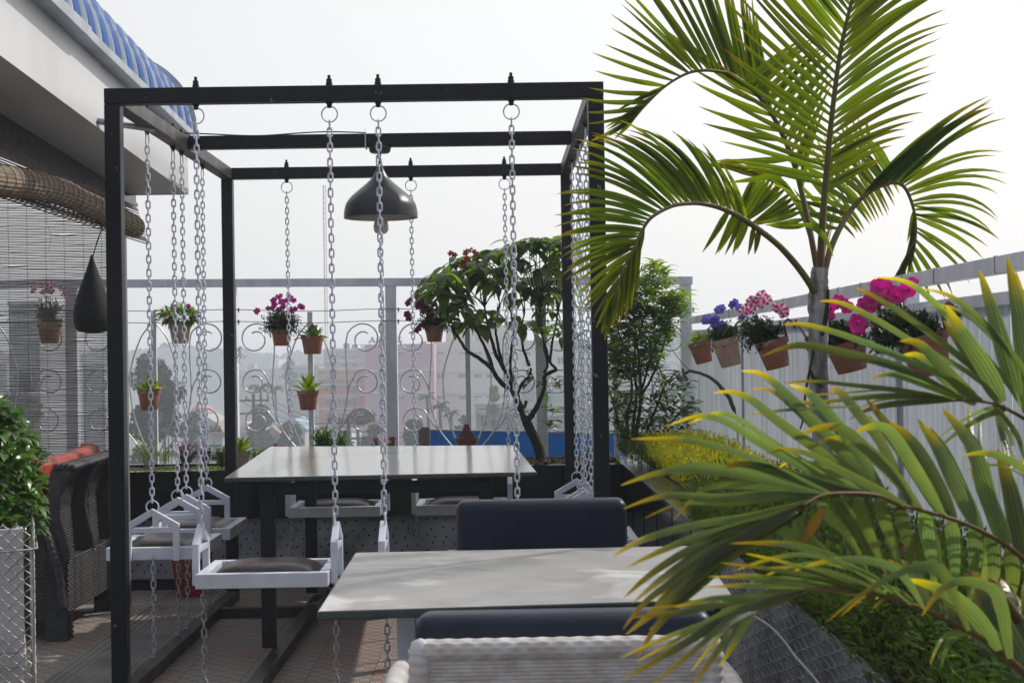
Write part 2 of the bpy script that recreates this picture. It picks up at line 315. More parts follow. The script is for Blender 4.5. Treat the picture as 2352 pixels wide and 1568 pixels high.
def thing(name, label, cat, loc=(0, 0, 0), rz=0, group=None):
    o = bpy.data.objects.new(name, None); C.objects.link(o); o.location = loc; o.rotation_euler = (0, 0, rz)
    o.empty_display_size = 0.1
    return tag(o, label, cat, group)
def tag(o, label, cat, group=None):
    o['label'] = label; o['category'] = cat
    if group: o['group'] = group
    return o
def struct(o): o['kind'] = 'structure'; return o
def stuff(o, label, cat): tag(o, label, cat); o['kind'] = 'stuff'; return o
def copy_tree(o, parent=None):
    c = o.copy(); C.objects.link(c)
    if parent: c.parent = parent
    for ch in list(o.children): copy_tree(ch, c)
    return c
def rv(a=1.0):
    while True:
        v = Vector((rnd.uniform(-1, 1), rnd.uniform(-1, 1), rnd.uniform(-1, 1)))
        if 0.05 < v.length < 1: return v.normalized() * a
def smooth_path(pts, n):                       # Catmull-Rom through control tuples
    out = []; m = len(pts)
    for i in range(n + 1):
        t = i / n * (m - 1); k = min(int(t), m - 2); u = t - k
        p0, p1, p2, p3 = pts[max(k - 1, 0)], pts[k], pts[k + 1], pts[min(k + 2, m - 1)]
        out.append(tuple(0.5 * (2 * b + (c - a) * u + (2 * a - 5 * b + 4 * c - d) * u * u + (3 * b - a - 3 * c + d) * u ** 3) for a, b, c, d in zip(p0, p1, p2, p3)))
    return out
# ================================================================== SETTING
def plane(name, x0, x1, y0, y1, z, m, thick=None):
    b = MB()
    if thick: b.span(x0, x1, y0, y1, z - thick, z)
    else: b.add([(x0, y0, z), (x1, y0, z), (x1, y1, z), (x0, y1, z)], [(0, 1, 2, 3)])
    return struct(b.build(name, m))
plane('terrace_floor', -9, 1.35, -6, 9.75, 0.0, M_floor, 0.35)
plane('grooved_floor_strip', -1.86, -1.475, 3.0, 8.52, 0.008, M_rib)
M_land = mat('far_ground', (0.07, 0.075, 0.06), 0.95, 0, (0.13, 0.115, 0.09), 0.02)
M_road = mat('asphalt', (0.06, 0.06, 0.062), 0.9, 0, (0.05, 0.05, 0.05), 0.5)
GZ = -17.0
plane('ground', -3000, 3000, -200, 5000, GZ, M_land)
plane('road', -32, -24, 40, 700, GZ + 0.03, M_road)
# building under the terrace
b = MB(); b.span(-9.1, 1.36, -6.1, 9.8, GZ - 0.2, -0.355); struct(b.build('terrace_building', M_boxwhite))
# ================================================================== PERGOLA
pg = thing('pergola_frame', 'black square steel swing frame standing over the marble table', 'pergola', (-0.525, 6.9, 0))
PL = pg.location
def part(b, name, m, **k):
    o = b.build(name, m, pg, **k); o.location = (-PL.x, -PL.y, 0); return o
XL, XR, YF, YB, ZT, T = -1.473, 0.424, 5.7, 8.12, 2.337, 0.060
for (xa, ya) in ((XL, YF), (XR - T, YF), (XL, YB), (XR - T, YB)):
    b = MB(); b.span(xa, xa + T, ya, ya + T, 0.055, ZT - T); part(b, 'post', M_black, bevel=0.004)
for y, nm in ((YF, 'front_beam'), (YB, 'rear_beam')):
    b = MB(); b.span(XL, XR, y, y + T, ZT - T, ZT); part(b, nm, M_black, bevel=0.004)
for x in (XL, XR - T):
    b = MB(); b.span(x, x + T, YF + T, YB, ZT - T - 0.001, ZT - 0.001); part(b, 'side_beam', M_blackworn, bevel=0.004)
b = MB(); b.span(XL + T, XR - T, 6.97, 7.03, ZT - T + 0.004, ZT + 0.004); part(b, 'cross_beam', M_black, bevel=0.004)
for xa in (XL, -0.985, XR - T):
    b = MB(); b.span(xa, xa + T, 2.2 if xa > XL else 3.6, YB + T, 0.0, 0.055); part(b, 'floor_rail', M_blackworn, bevel=0.003)
b = MB(); b.span(XL + T, -0.985, 7.6, 7.65, 0.0, 0.05); part(b, 'floor_crossbar', M_blackworn, bevel=0.003)
b = MB(); b.span(-0.925, XR - T, 4.02, 4.07, 0.0, 0.05); part(b, 'floor_crossbar', M_blackworn, bevel=0.003)
# ---- swings
CPX = 0.5 * 0.508                                         # half the distance between a seat's two chains
front_c = [(-0.876, YF + T / 2), (-0.182, YF + T / 2)]
back_c = [(-0.868, YB + T / 2), (-0.195, YB + T / 2)]
left_c = [(XL + T / 2 - .016, 6.60), (XL + T / 2 - .012, 7.27)]
right_c = [(XR - T / 2, 6.60), (XR - T / 2, 7.27)]
def chain(n, pitch, wire, width, z0, flip=0):            # n links downwards from z0
    b = MB(); Lh = pitch / 2 + wire                       # half outer length
    ro = width / 2 - wire / 2; st = max(Lh - wire / 2 - ro, 0.001)
    for i in range(n):
        zc = z0 - Lh + wire - i * pitch; path = []
        tilt = rnd.uniform(-0.10, 0.10)
        for k in range(7): a = PI * k / 6; path.append((ro * math.cos(a), st + ro * math.sin(a)))
        for k in range(7): a = PI + PI * k / 6; path.append((ro * math.cos(a), -st + ro * math.sin(a)))
        an = (PI / 2 if (i + flip) % 2 else 0) + tilt + 0.10
        dx = rnd.uniform(-0.0006, 0.0006)
        b.tube([(u * math.cos(an) + dx, u * math.sin(an), zc + v) for u, v in path], wire / 2, 6, closed=True)
    return b
def bolt_mb():
    b = MB(); b.lathe([(0, .043), (.006, .043), (.006, .028), (.011, .028), (.011, .014), (.013, .013), (.013, -.001), (.005, -.001), (.005, -T + .001), (.016, -T), (.010, -T - .010), (.008, -T - .022), (0, -T - .022)], 8)
    return b
pitch = 0.0288; ZH = ZT - T
RING_T = ZH - 0.022 - 0.024                               # ring centre
sw0 = thing('swing_seat', 'x', 'swing', (0, 0, 0), 0, 'chain-hung swing seats round the marble table')
for sx in (-1, 1):
    x = sx * CPX
    nl = int((RING_T - 0.030 - (0.712)) / pitch) + 1
    b = chain(nl, pitch, 0.0068, 0.0232, RING_T - 0.030 + 0.004, flip=1)
    uc = b.build('upper_chain', M_chain, sw0, smooth=True, loc=(x, 0, 0))
    b = MB(); b.tube([(0.030 * math.cos(a), 0, 0.030 * math.sin(a)) for a in [2 * PI * k / 28 for k in range(28)]], 0.0026, 6, closed=True)
    b.build('top_ring', M_chain, uc, smooth=True, loc=(0, 0, RING_T))
    zend = RING_T - 0.026 - nl * pitch
    b = MB(); b.tube([(0, 0.026 * math.cos(a), 0.026 * math.sin(a)) for a in [2 * PI * k / 28 for k in range(28)]], 0.0034, 8, closed=True)
    b.build('lower_ring', M_chain, uc, smooth=True, loc=(-sx * 0.004, 0, zend - 0.020))
    b = chain(13, pitch * 1.12, 0.0072, 0.0240, 0.475, flip=0)
    b.tube([(0.010 * math.cos(a), 0.013 + 0.010 * math.sin(a), 0.058) for a in [2 * PI * k / 14 for k in range(14)]], 0.0034, 6, closed=True)
    b.build('lower_chain', M_chainold, sw0, smooth=True, loc=(x - sx * 0.004, 0, 0))
APEX = zend - 0.020 - 0.006
SW, SD, SZ0, SZ1 = 0.487, 0.40, 0.462, 0.516            # seat frame
b = MB(); tw = 0.036
b.span(-SW / 2, SW / 2, -SD / 2, -SD / 2 + tw, SZ0, SZ1); b.span(-SW / 2, SW / 2, SD / 2 - tw, SD / 2, SZ0, SZ1)
b.span(-SW / 2, -SW / 2 + tw, -SD / 2 + tw, SD / 2 - tw, SZ0 + .001, SZ1 - .001); b.span(SW / 2 - tw, SW / 2, -SD / 2 + tw, SD / 2 - tw, SZ0 + .001, SZ1 - .001)
b.build('seat_frame', M_white, sw0, bevel=0.003)
b = MB(); nx, ny = 14, 12; vs = []; cw, ch = SW - 2 * tw - 0.004, SD - 2 * tw - 0.004
for j in range(ny + 1):
    for i in range(nx + 1):
        u, v = 2 * i / nx - 1, 2 * j / ny - 1
        vs.append((u * cw / 2, v * ch / 2, SZ1 - 0.034 + 0.058 * ((1 - u ** 4) * (1 - v ** 4)) ** 0.6))
b.add(vs, [(j * (nx + 1) + i, j * (nx + 1) + i + 1, (j + 1) * (nx + 1) + i + 1, (j + 1) * (nx + 1) + i) for j in range(ny) for i in range(nx)])
b.span(-cw / 2, cw / 2, -ch / 2, ch / 2, SZ0 + 0.008, SZ0 + 0.02)
b.build('cushion', M_seat, sw0, smooth=True, autos=35)
hw, eave = 0.114, APEX - 0.066
for sx in (-1, 1):
    b = MB(); x0, x1 = sorted((sx * (SW / 2 + 0.0015), sx * (SW / 2 + 0.027))); q = 0.026
    for sy in (-1, 1):
        ya, yb = sorted((sy * hw, sy * (hw - q)))
        # post with slanted rafter: one house-shaped outline each side
        b.prism([(sy * hw, SZ0), (sy * hw, eave), (0, APEX), (0, APEX - 0.032), (sy * (hw - q), eave - 0.016), (sy * (hw - q), SZ0)][::sy], 'x', x0, x1)
    b.span(x0 + 0.0015, x1 - 0.0015, -hw + q, hw - q, eave - 0.036, eave - 0.014)
    b.build('end_frame', M_white, sw0, bevel=0.0022)
spots = [(front_c[0], 0, 'front left swing seat, its whole brown cushion in view before the black post'),
         (front_c[1], 0, 'front swing seat mostly hidden behind the near marble table and navy chair'),
         (back_c[0], 0, 'rear swing seat framed between the two left legs of the far table'),
         (back_c[1], 0, 'rear swing seat with cushion just above the navy chair back'),
         (left_c[0], PI / 2, 'left side swing seat nearest the camera, cut by the black front post'),
         (left_c[1], PI / 2, 'left side swing seat farther back, beside the left corner of the far table'),
         (right_c[0], PI / 2, 'right side swing seat nearest the camera, peeping out right of the navy chair back'),
         (right_c[1], PI / 2, 'right side swing seat farther back, its white gable beside the rear right post')]
bolts = MB
for i, ((x, y), rz, lab) in enumerate(spots):
    o = sw0 if i == 0 else copy_tree(sw0)
    o.location = (x, y, 0); o.rotation_euler = (0, 0, rz + (rnd.uniform(-.012, .012))); o['label'] = lab
bm0 = bolt_mb().build('eye_bolt', M_black, pg, smooth=True, autos=40)
first = True
for (x, y), rz, lab in spots:
    for sx in (-1, 1):
        o = bm0 if first else bm0.copy()
        if not first: C.objects.link(o); o.parent = pg
        first = False
        px, py = (x + sx * CPX, y) if rz == 0 else (x, y + sx * CPX)
        o.location = (px - PL.x, py - PL.y, ZT)
# ---- pendant lamp
lxp = P(874, 440, 7.0).x
lp = thing('pendant_lamp', 'dark grey teardrop pendant lamp hanging from the middle beam over the table', 'lamp', (lxp, 7.0, 0))
b = MB(); b.lathe([(0, ZT - T + .004), (.048, ZT - T + .004), (.052, ZT - T - .002), (.048, ZT - T - .018), (.042, ZT - T - .024), (0, ZT - T - .024)], 28); b.build('ceiling_rose', M_lamp, lp, smooth=True, autos=40)
b = MB(); b.tube([(0, 0, ZT - T - .02), (0.003, 0, 2.225), (0, 0, 2.19)], 0.004, 6); b.tube([(-.018, 0, 2.232), (-.012, 0, 2.242), (.002, 0, 2.24), (.004, 0, 2.225)], .004, 6); b.build('cord', M_cable, lp)
prof = [(0.008, 2.203), (0.010, 2.196), (0.014, 2.185), (0.022, 2.166), (0.039, 2.138), (0.068, 2.109), (0.104, 2.079), (0.138, 2.049), (0.160, 2.019), (0.169, 1.990), (0.172, 1.965), (0.172, 1.950)]
prof = smooth_path(prof, 40)
b = MB(); b.lathe(prof, 48); b.mi = 1; b.lathe([(r - .0025, z) for r, z in prof[::-1]], 48)
b.build('shade', [M_lamp, M_lampin], lp, smooth=True)
b = MB(); b.lathe([(.012, 2.02), (.017, 1.985), (.022, 1.955), (.031, 1.933), (.0355, 1.911), (.034, 1.893), (.026, 1.880), (.012, 1.875), (0, 1.874)], 24); b.build('bulb', M_bulb, lp, smooth=True)
b = MB(); b.tube([P(*p) for p in smooth_path([(424, 306, 6.96), (480, 308, 6.95), (590, 312, 6.95), (700, 305, 6.95), (760, 303, 6.96), (838, 305, 6.98)], 30)], 0.0032, 5)
tag(b.build('electric_cable', M_cable, smooth=True), 'thin black cable draped along the middle beam towards the lamp', 'cable')
b = MB(); q = P(839, 318, 6.96)
for z in (ZT - T - .003, ZT + .008): b.span(q.x - .0025, q.x + .0025, 6.964, 7.036, z - .0008, z + .0008)
for y in (6.9645, 7.0355): b.span(q.x - .0025, q.x + .0025, y - .0008, y + .0008, ZT - T - .002, ZT + .007)
b.bar((q.x, 6.9645, ZT + .008), (q.x - .002, 6.9645, ZT + .028), .004, .0015)
tag(b.build('cable_tie', M_tie), 'white plastic cable tie looped round the middle beam', 'cable tie')
# ================================================================== TABLES
tb = thing('marble_table', 'pale polished marble table on black steel legs inside the swing frame', 'table', (-0.52, 7.15, 0))
TO = Vector((-0.52, 7.15, 0))
def table_top(cs, th, parent, mt, org, name='table_top'):
    b = MB(); cs = [Vector(c) - org for c in cs]
    b.add([c for c in cs] + [c - Vector((0, 0, th)) for c in cs], [(0, 1, 2, 3), (7, 6, 5, 4), (0, 4, 5, 1), (1, 5, 6, 2), (2, 6, 7, 3), (3, 7, 4, 0)])
    b.m = [0, 1, 1, 1, 1, 1]
    return b.build(name, mt, parent, bevel=0.005, seg=3)
cs = [P(515, 1097, 6.3), P(1233, 1083, 6.3), P(1183, 1022, 8.03), P(620, 1025, 8.03)]
table_top(cs, 0.019, tb, [M_marbfar, M_slabedge], TO)
LG = 0.058
lxs, lys = (-1.03, -0.085), (6.50, 8.00)
for x in lxs:
    for y in lys:
        b = MB(); b.span(x, x + LG, y, y + LG, 0.0 if x > -1 else 0.056, 0.765 if y < 7 else 0.79); o = b.build('leg', M_black, tb, bevel=.003); o.location = -TO
b = MB()
for y in lys: b.span(lxs[0] + LG, lxs[1], y + .002, y + LG - .002, 0.715 if y < 7 else .74, 0.764 if y < 7 else .789)
for x in lxs: b.bar((x + LG / 2, lys[0] + LG, .738), (x + LG / 2, lys[1], .764), LG - .004, .049)
o = b.build('apron', M_black, tb); o.location = -TO
nt_ = thing('marble_table', 'dull marble table with dark edge and white legs in front of the navy chair back', 'table', (0.05, 3.5, 0))
NO = Vector((0.05, 3.5, 0))
cs = [P(728, 1403, 3.10), P(1690, 1374, 3.12), P(1600, 1252, 4.0), P(815, 1268, 3.98)]
table_top(cs, 0.020, nt_, [M_marbnear, M_slabedge], NO)
for (x, y) in ((-0.225, 3.25), (0.33, 3.25), (-0.225, 3.82), (0.33, 3.82)):
    b = MB(); b.span(x, x + .042, y, y + .042, 0, .755); o = b.build('leg', M_white, nt_, bevel=.003); o.location = -NO
b = MB(); b.span(-.183, .33, 3.252, 3.29, .70, .754); b.span(-.183, .33, 3.822, 3.86, .70, .754); b.span(-.223, -.187, 3.292, 3.82, .70, .754); b.span(.332, .368, 3.292, 3.82, .70, .754)
o = b.build('apron', M_white, nt_); o.location = -NO
# ================================================================== WOVEN SURFACES
def weave(b, o, u, v, nrm, w, h, pu, pv, amp=0.0018):
    o, u, v, nrm = Vector(o), Vector(u).normalized(), Vector(v).normalized(), Vector(nrm).normalized()
    rows, cols = max(1, int(h / pv)), max(1, int(w / pu)); pv = h / rows; pu = w / cols
    for r in range(rows):
        vs = []; nn = cols * 4
        for i in range(nn + 1):
            s_ = i / 4; off = amp * math.cos(PI * (s_ + r)) + amp
            c = o + u * (s_ * pu) + v * ((r + .5) * pv)
            vs += [c - v * pv * .47 + nrm * (off - amp * .6), c - v * pv * .2 + nrm * (off + amp * .3), c + v * pv * .2 + nrm * (off + amp * .3), c + v * pv * .47 + nrm * (off - amp * .6)]
        b.add(vs, [(i * 4 + k, (i + 1) * 4 + k, (i + 1) * 4 + k + 1, i * 4 + k + 1) for i in range(nn) for k in range(3)])
    b.add([o - nrm * amp * .5, o + u * w - nrm * amp * .5, o + u * w + v * h - nrm * amp * .5, o + v * h - nrm * amp * .5], [(0, 1, 2, 3)])
def weave_roll(b, p0, p1, r, nwrap):                       # wrapped tube
    p0, p1 = Vector(p0), Vector(p1); n = nwrap * 4; pts = []; rr = []
    for i in range(n + 1):
        t = i / n; pts.append(p0.lerp(p1, t)); rr.append(r * (1 + .07 * math.cos(2 * PI * t * nwrap)))
    b.tube(pts, rr, 12)
def weave_tube(b, p0, p1, r, pu, nr):
    p0, p1 = Vector(p0), Vector(p1); L = (p1 - p0).length; n = int(L / pu) * 4; N = nr * 3; d = (p1 - p0).normalized(); x = Vector((0, 0, 1)); y = d.cross(x); vs = []
    for i in range(n + 1):
        for k in range(N):
            a = 2 * PI * k / N; g = .11 if k % 3 == 0 else 0
            rr = r * (1 + .035 * math.cos(PI * i / 4 + PI * (k // 3)) - g * .6); vs.append(p0.lerp(p1, i / n) + (x * math.cos(a) + y * math.sin(a)) * rr)
    b.add(vs, [(i * N + k, i * N + (k + 1) % N, (i + 1) * N + (k + 1) % N, (i + 1) * N + k) for i in range(n) for k in range(N)])
def pillow(b, x0, x1, y0, y1, z0, z1, r=0.02, n=6):
    # rounded box by superellipsoid-ish grid
    cx, cy, cz = (x0 + x1) / 2, (y0 + y1) / 2, (z0 + z1) / 2; hx, hy, hz = (x1 - x0) / 2, (y1 - y0) / 2, (z1 - z0) / 2
    b.span(x0, x1, y0, y1, z0, z1)
def make_chair():
    t = thing('wicker_armchair', 'x', 'chair', (0, 0, 0), 0, 'white wicker armchairs with navy cushions')
    ZR = .782; W = 0.55                                              # chair faces local +Y, back plane at local y=-0.27
    b = MB()
    weave(b, (-W / 2 + .012, -.276, .36), (1, 0, 0), (0, 0.0, 1), (0, -1, 0), W - .024, .41, .019, .0068, .0009)
    weave(b, (W / 2 - .02, -.25, .36), (-1, 0, 0), (0, 0, 1), (0, 1, 0), W - .04, .41, .019, .012, .0012)
    weave_tube(b, (-W / 2 + .018, -.268, ZR), (W / 2 - .018, -.268, ZR), .0195, .0165, 12)
    for sx in (-1, 1):
        weave_roll(b, (sx * (W / 2 - .016), -.268, .22), (sx * (W / 2 - .016), -.268, ZR), .020, 32)
        b.lathe([(0, .022), (.015, .016), (.021, 0), (.015, -.016), (0, -.022)], 12, (sx * (W / 2 - .018), -.268, ZR))
    b.build('backrest', M_wicker, t, smooth=True)
    for sx in (-1, 1):
        b = MB(); xo = sx * (W / 2 + .005)
        path = smooth_path([(xo, -.26, .66), (xo + sx * .03, -.20, .672), (xo + sx * .04, 0, .67), (xo + sx * .035, .18, .655), (xo + sx * .03, .25, .60), (xo + sx * .025, .262, .50)], 60)
        b.tube(path, [.023 * (1 + .012 * math.cos(i * 2.1)) for i in range(61)], 12)
        weave(b, (xo + sx * .022, -.25 if sx > 0 else .25, .30), (0, sx, 0), (0, 0, 1), (sx, 0, 0), .50, .33, .014, .009, .002)
        b.build('armrest', M_wicker, t, smooth=True)
        for sy in (-1, 1):
            b = MB(); weave_roll(b, (sx * (W / 2 + .012), sy * .245, 0.01), (sx * (W / 2 + .012), sy * .245, .36), .021, 18); b.build('leg', M_wicker, t, smooth=True)
    b = MB(); b.span(-W / 2 + .01, W / 2 - .01, -.24, .27, .30, .36); b.build('seat', M_wicker, t, bevel=.01)
    b = MB(); b.span(-W / 2 + .03, W / 2 - .03, -.20, .275, .362, .45); b.build('seat_cushion', M_navy, t, bevel=.03, seg=5)
    b = MB(); b.span(-W / 2 + .006, W / 2 - .006, -.238, -.145, .452, .836); b.build('back_cushion', M_navy, t, bevel=.030, seg=6)
    for c in t.children:
        if c.name.startswith(('seat_cushion', 'back_cushion')): c.data.polygons.foreach_set('use_smooth', [True] * len(c.data.polygons))
    return t
ch1 = make_chair(); ch1.location = (0.115, 2.93, 0); ch1.rotation_euler = (0, 0, 0.0)
ch1['label'] = 'white wicker armchair at the bottom edge, seen from behind with its navy cushion'
ch2 = copy_tree(ch1); ch2.location = (0.127, 4.28, 0.0); ch2.rotation_euler = (0, 0, PI); ch2['label'] = 'armchair beyond the dull marble table, only its navy back cushion showing'
for c in ch2.children:
    if c.name.startswith('back_cushion'): c.scale = (1.065, 1.05, 1.0)
ch2.scale = (.885, 1, 1.043)
# ---- dark rattan sofa
sf = thing('rattan_sofa', 'black woven rattan two-seat sofa seen from behind beside the black post', 'sofa', (-2.35, 7.45, 0)); SO = Vector((-2.35, 7.45, 0))
XF = -2.02; Y0, Y1, Y2 = 7.05, 7.50, 7.98
b = MB(); b.span(-2.62, XF - .006, Y0 + .004, Y2, .135, .37)
weave(b, (XF - .002, Y0, .13), (0, 1, 0), (0, 0, 1), (1, 0, 0), Y1 - Y0 - .004, .25, .020, .0115, .003)
weave(b, (XF - .002, Y1 + .004, .13), (0, 1, 0), (0, 0, 1), (1, 0, 0), Y2 - Y1 - .004, .25, .020, .0115, .003)
weave(b, (-2.62, Y0, .10), (1, 0, 0), (0, 0, 1), (0, -1, 0), .60, .28, .020, .0115, .003)
o = b.build('base', M_rattan, sf, smooth=True, autos=50); o.location = -SO
def rib_prof(dx):
    outer = [(XF + dx + a, z) for a, z in ((0, .37), (-.012, .44), (-.035, .54), (-.045, .62), (-.03, .70), (.005, .77), (.03, .805))]
    return outer + [(-2.09, .80), (-2.13, .60), (-2.12, .37)]
for y in (Y0, Y1 - .014, Y2 - .03):
    b = MB(); b.prism(rib_prof(0), 'y', y, y + .03)
    pr_ = smooth_path([(p[0] + .002, y + .015, p[1]) for p in rib_prof(0)[:7]], 48)
    b.tube(pr_, [.013 * (1 + .14 * math.cos(i * PI)) for i in range(49)], 8)
    o = b.build('back_rib', M_rattan, sf, smooth=True, autos=50); o.location = -SO
for ya, yb in ((Y0 + .031, Y1 - .015), (Y1 + .017, Y2 - .031)):
    b = MB(); rows = [(-2.10, .37), (-2.112, .5), (-2.118, .6), (-2.10, .7), (-2.055, .78)]
    for (xa, za), (xb, zb_) in zip(rows[:-1], rows[1:]):
        d = Vector((xb - xa, 0, zb_ - za)); weave(b, (xa, ya, za), (0, 1, 0), d, (d.z, 0, -d.x), yb - ya, d.length, .022, .0125, .0025)
    for z in (.50, .60, .70): b.span(-2.11, -2.075, ya, ya + .16, z, z + .004)
    o = b.build('backrest', M_rattan, sf, smooth=True, autos=50); o.location = -SO
b = MB()
for i in range(4): weave_roll(b, (XF + .03 - i * .024, Y0 - .005, .808 + .004 * (i in (1, 2))), (XF + .03 - i * .024, Y2 + .005, .822 + .004 * (i in (1, 2))), .0155, 46)
o = b.build('top_rail', M_rattan, sf, smooth=True); o.location = -SO
b = MB(); pr_ = smooth_path([(-2.62, Y0 - .02, .60), (-2.30, Y0 - .02, .60), (-2.17, Y0 - .02, .585), (-2.11, Y0 - .02, .52), (-2.075, Y0 - .02, .42), (-2.05, Y0 - .02, .33), (-2.03, Y0 - .02, .16)], 80)
for dy in (-.022, 0, .022): b.tube([(p[0], p[1] + dy, p[2]) for p in pr_], [.015 * (1 + .13 * math.cos(i * PI / 2 + dy * 140)) for i in range(81)], 8)
weave(b, (-2.62, Y0 - .012, .30), (1, 0, 0), (0, 0, 1), (0, -1, 0), .50, .27, .020, .0115, .003)
o = b.build('armrest', M_rattan, sf, smooth=True); o.location = -SO
for (x, y) in ((XF - .10, Y0 + .0), (XF - .10, Y2 - .1), (-2.62, Y0), (-2.62, Y2 - .1)):
    b = MB(); weave(b, (x, y - .003, 0.0), (1, 0, 0), (0, 0, 1), (0, -1, 0), .096, .135, .02, .0115, .002); b.span(x, x + .094, y, y + .094, 0, .134)
    weave(b, (x + .096, y, 0.0), (0, 1, 0), (0, 0, 1), (1, 0, 0), .094, .135, .02, .0115, .002)
    o = b.build('leg', M_rattan, sf, smooth=True, autos=50); o.location = -SO
b = MB(); n = 14; vs = []
for i in range(n + 1):
    t = i / n; y = 7.0 + 1.02 * t; th = .042; top = .858 + .004 * t - .018 * math.sin(PI * t)
    xx = -2.18 + .012 * t
    for (dx, z) in ((-th * 1.4, .50), (-th * 1.5, top - .03), (-th, top - .004), (0, top), (th * .8, top - .012), (th, top - .04), (th * .6, .62), (-.02, .50)): vs.append((xx + dx, y, z))
fs = [(i * 8 + k, i * 8 + (k + 1) % 8, (i + 1) * 8 + (k + 1) % 8, (i + 1) * 8 + k) for i in range(n) for k in range(8)] + [tuple(range(8)), tuple(n * 8 + k for k in range(8))[::-1]]
b.add(vs, fs); tag(b.build('cushion', M_orange, smooth=True, autos=60, bevel=.008, seg=3), 'orange red vinyl cushion standing against the front of the black rattan sofa', 'cushion')
# ================================================================== PLANTERS
bp_ = thing('granite_planter', 'long black granite planter with dotted grey panel behind the swing frame', 'planter', (-1.4, 8.9, 0)); BO = Vector((-1.4, 8.9, 0))
ZP = 0.668
b = MB(); b.span(-3.4, 0.70, 8.56, 8.60, 0.40, ZP); b.span(-3.4, 0.70, 9.24, 9.28, 0, ZP); b.span(-3.4, .70, 8.50, 8.56, ZP - .004, ZP + .010)
for x in (-2.0, -1.4, -.8, -.2, .4): b.span(x, x + .003, 8.557, 8.5605, .41, ZP - .005)
o = b.build('granite_face', M_granite, bp_); o.location = -BO
b = MB(); b.span(-3.4, .70, 8.59, 8.605, 0.06, .399); b.mi = 1
for j in range(7):
    for i in range(62):
        x = -3.3 + i * .064 + (.032 if j % 2 else 0) + rnd.uniform(-.012, .012); z = .10 + j * .045 + rnd.uniform(-.01, .01)
        b.lathe([(0, .0015), (.006, .0015), (.006, 0)], 8, (x, 8.5885, z), Matrix.Rotation(PI / 2, 3, 'X'))
o = b.build('dotted_panel', [M_panelgrey, M_dot], bp_); o.location = -BO
b = MB(); b.span(-3.4, .70, 8.58, 8.604, 0, .058); o = b.build('plinth', M_black, bp_); o.location = -BO
def soil(x0, x1, y0, y1, z, par, off, nm='soil'):
    b = MB(); nx = max(2, int((x1 - x0) / .04)); ny = max(2, int((y1 - y0) / .04)); vs = []
    for j in range(ny + 1):
        for i in range(nx + 1): vs.append((x0 + (x1 - x0) * i / nx, y0 + (y1 - y0) * j / ny, z + rnd.uniform(-.012, .016)))
    b.add(vs, [(j * (nx + 1) + i, j * (nx + 1) + i + 1, (j + 1) * (nx + 1) + i + 1, (j + 1) * (nx + 1) + i) for j in range(ny) for i in range(nx)])
    o = b.build(nm, M_soil, par, smooth=True); o.location = -off; return o
soil(-3.4, .70, 8.6, 9.24, .648, bp_, BO)
rp = thing('granite_planter', 'black granite planter with glossy tiled coping running along the right wall', 'planter', (0.9, 7.1, 0)); RO = Vector((0.9, 7.1, 0))
b = MB(); b.span(.715, .745, 5.02, 9.28, 0, ZP - .006)
for y in (5.6, 6.2, 6.8, 7.4, 8.0): b.span(.7125, .7155, y, y + .003, .01, ZP - .008)
b.span(.70, 1.17, 9.24, 9.279, 0, ZP - .01)
o = b.build('granite_face', M_granite, rp); o.location = -RO
b = MB(); y = 5.0
while y < 9.2: b.span(.702, .84, y, min(y + .30, 9.235) - .003, ZP - .006, ZP + .012); y += .30
o = b.build('coping', M_coping, rp, bevel=.002); o.location = -RO
soil(.84, 1.17, 5.0, 9.24, .645, rp, RO)
def chainlink(b, o, u, v, nrm, w, h, p, r, pv=None):
    pv = pv or p
    o, u, v, nrm = Vector(o), Vector(u).normalized(), Vector(v).normalized(), Vector(nrm).normalized()
    nu = int(w / p); nv = int(h / pv)
    for i in range(nu):
        pts = []
        for j in range(nv + 1):
            s_ = (i + j) % 2
            c = o + u * ((i + s_ * 1.12 - .06) * p) + v * (j * pv)
            e = rnd.uniform(-.0006, .0006)
            pts.append(c - v * pv * .10 + nrm * (r * (1.1 if s_ else -1.1) + e)); pts.append(c + v * pv * .10 + nrm * (r * (-1.1 if s_ else 1.1) + e))
        b.tube(pts, r, 4, cap=False)
mp_ = thing('mesh_planter', 'grey planter wrapped in chain-link mesh at the lower right below the palm fronds', 'planter', (.93, 3.4, 0)); MO = Vector((.93, 3.4, 0))
b = MB(); b.span(.735, .765, .9, 4.98, 0, ZP - .02); b.span(.735, 1.17, 4.982, 4.998, 0, ZP - .02); o = b.build('side_board', M_panelgrey, mp_); o.location = -MO
b = MB(); chainlink(b, (.728, 4.95, .05), (0, -1, 0), (0, 0, 1), (-1, 0, 0), 3.6, .63, .060, .0015, .0165); o = b.build('wire_mesh', M_mesh, mp_, smooth=True); o.location = -MO
soil(.765, 1.17, .9, 4.98, .63, mp_, MO)
b = MB(); b.tube([P(*p) for p in smooth_path([(1690, 1390, 4.30), (1764, 1434, 3.85), (1800, 1470, 3.62), (1826, 1505, 3.46), (1874, 1560, 3.23), (1900, 1600, 3.1)], 24)], .0035, 5)
tag(b.build('white_cord', M_tie, smooth=True), 'thin white cord running across the chain-link mesh of the lower right planter', 'cord')
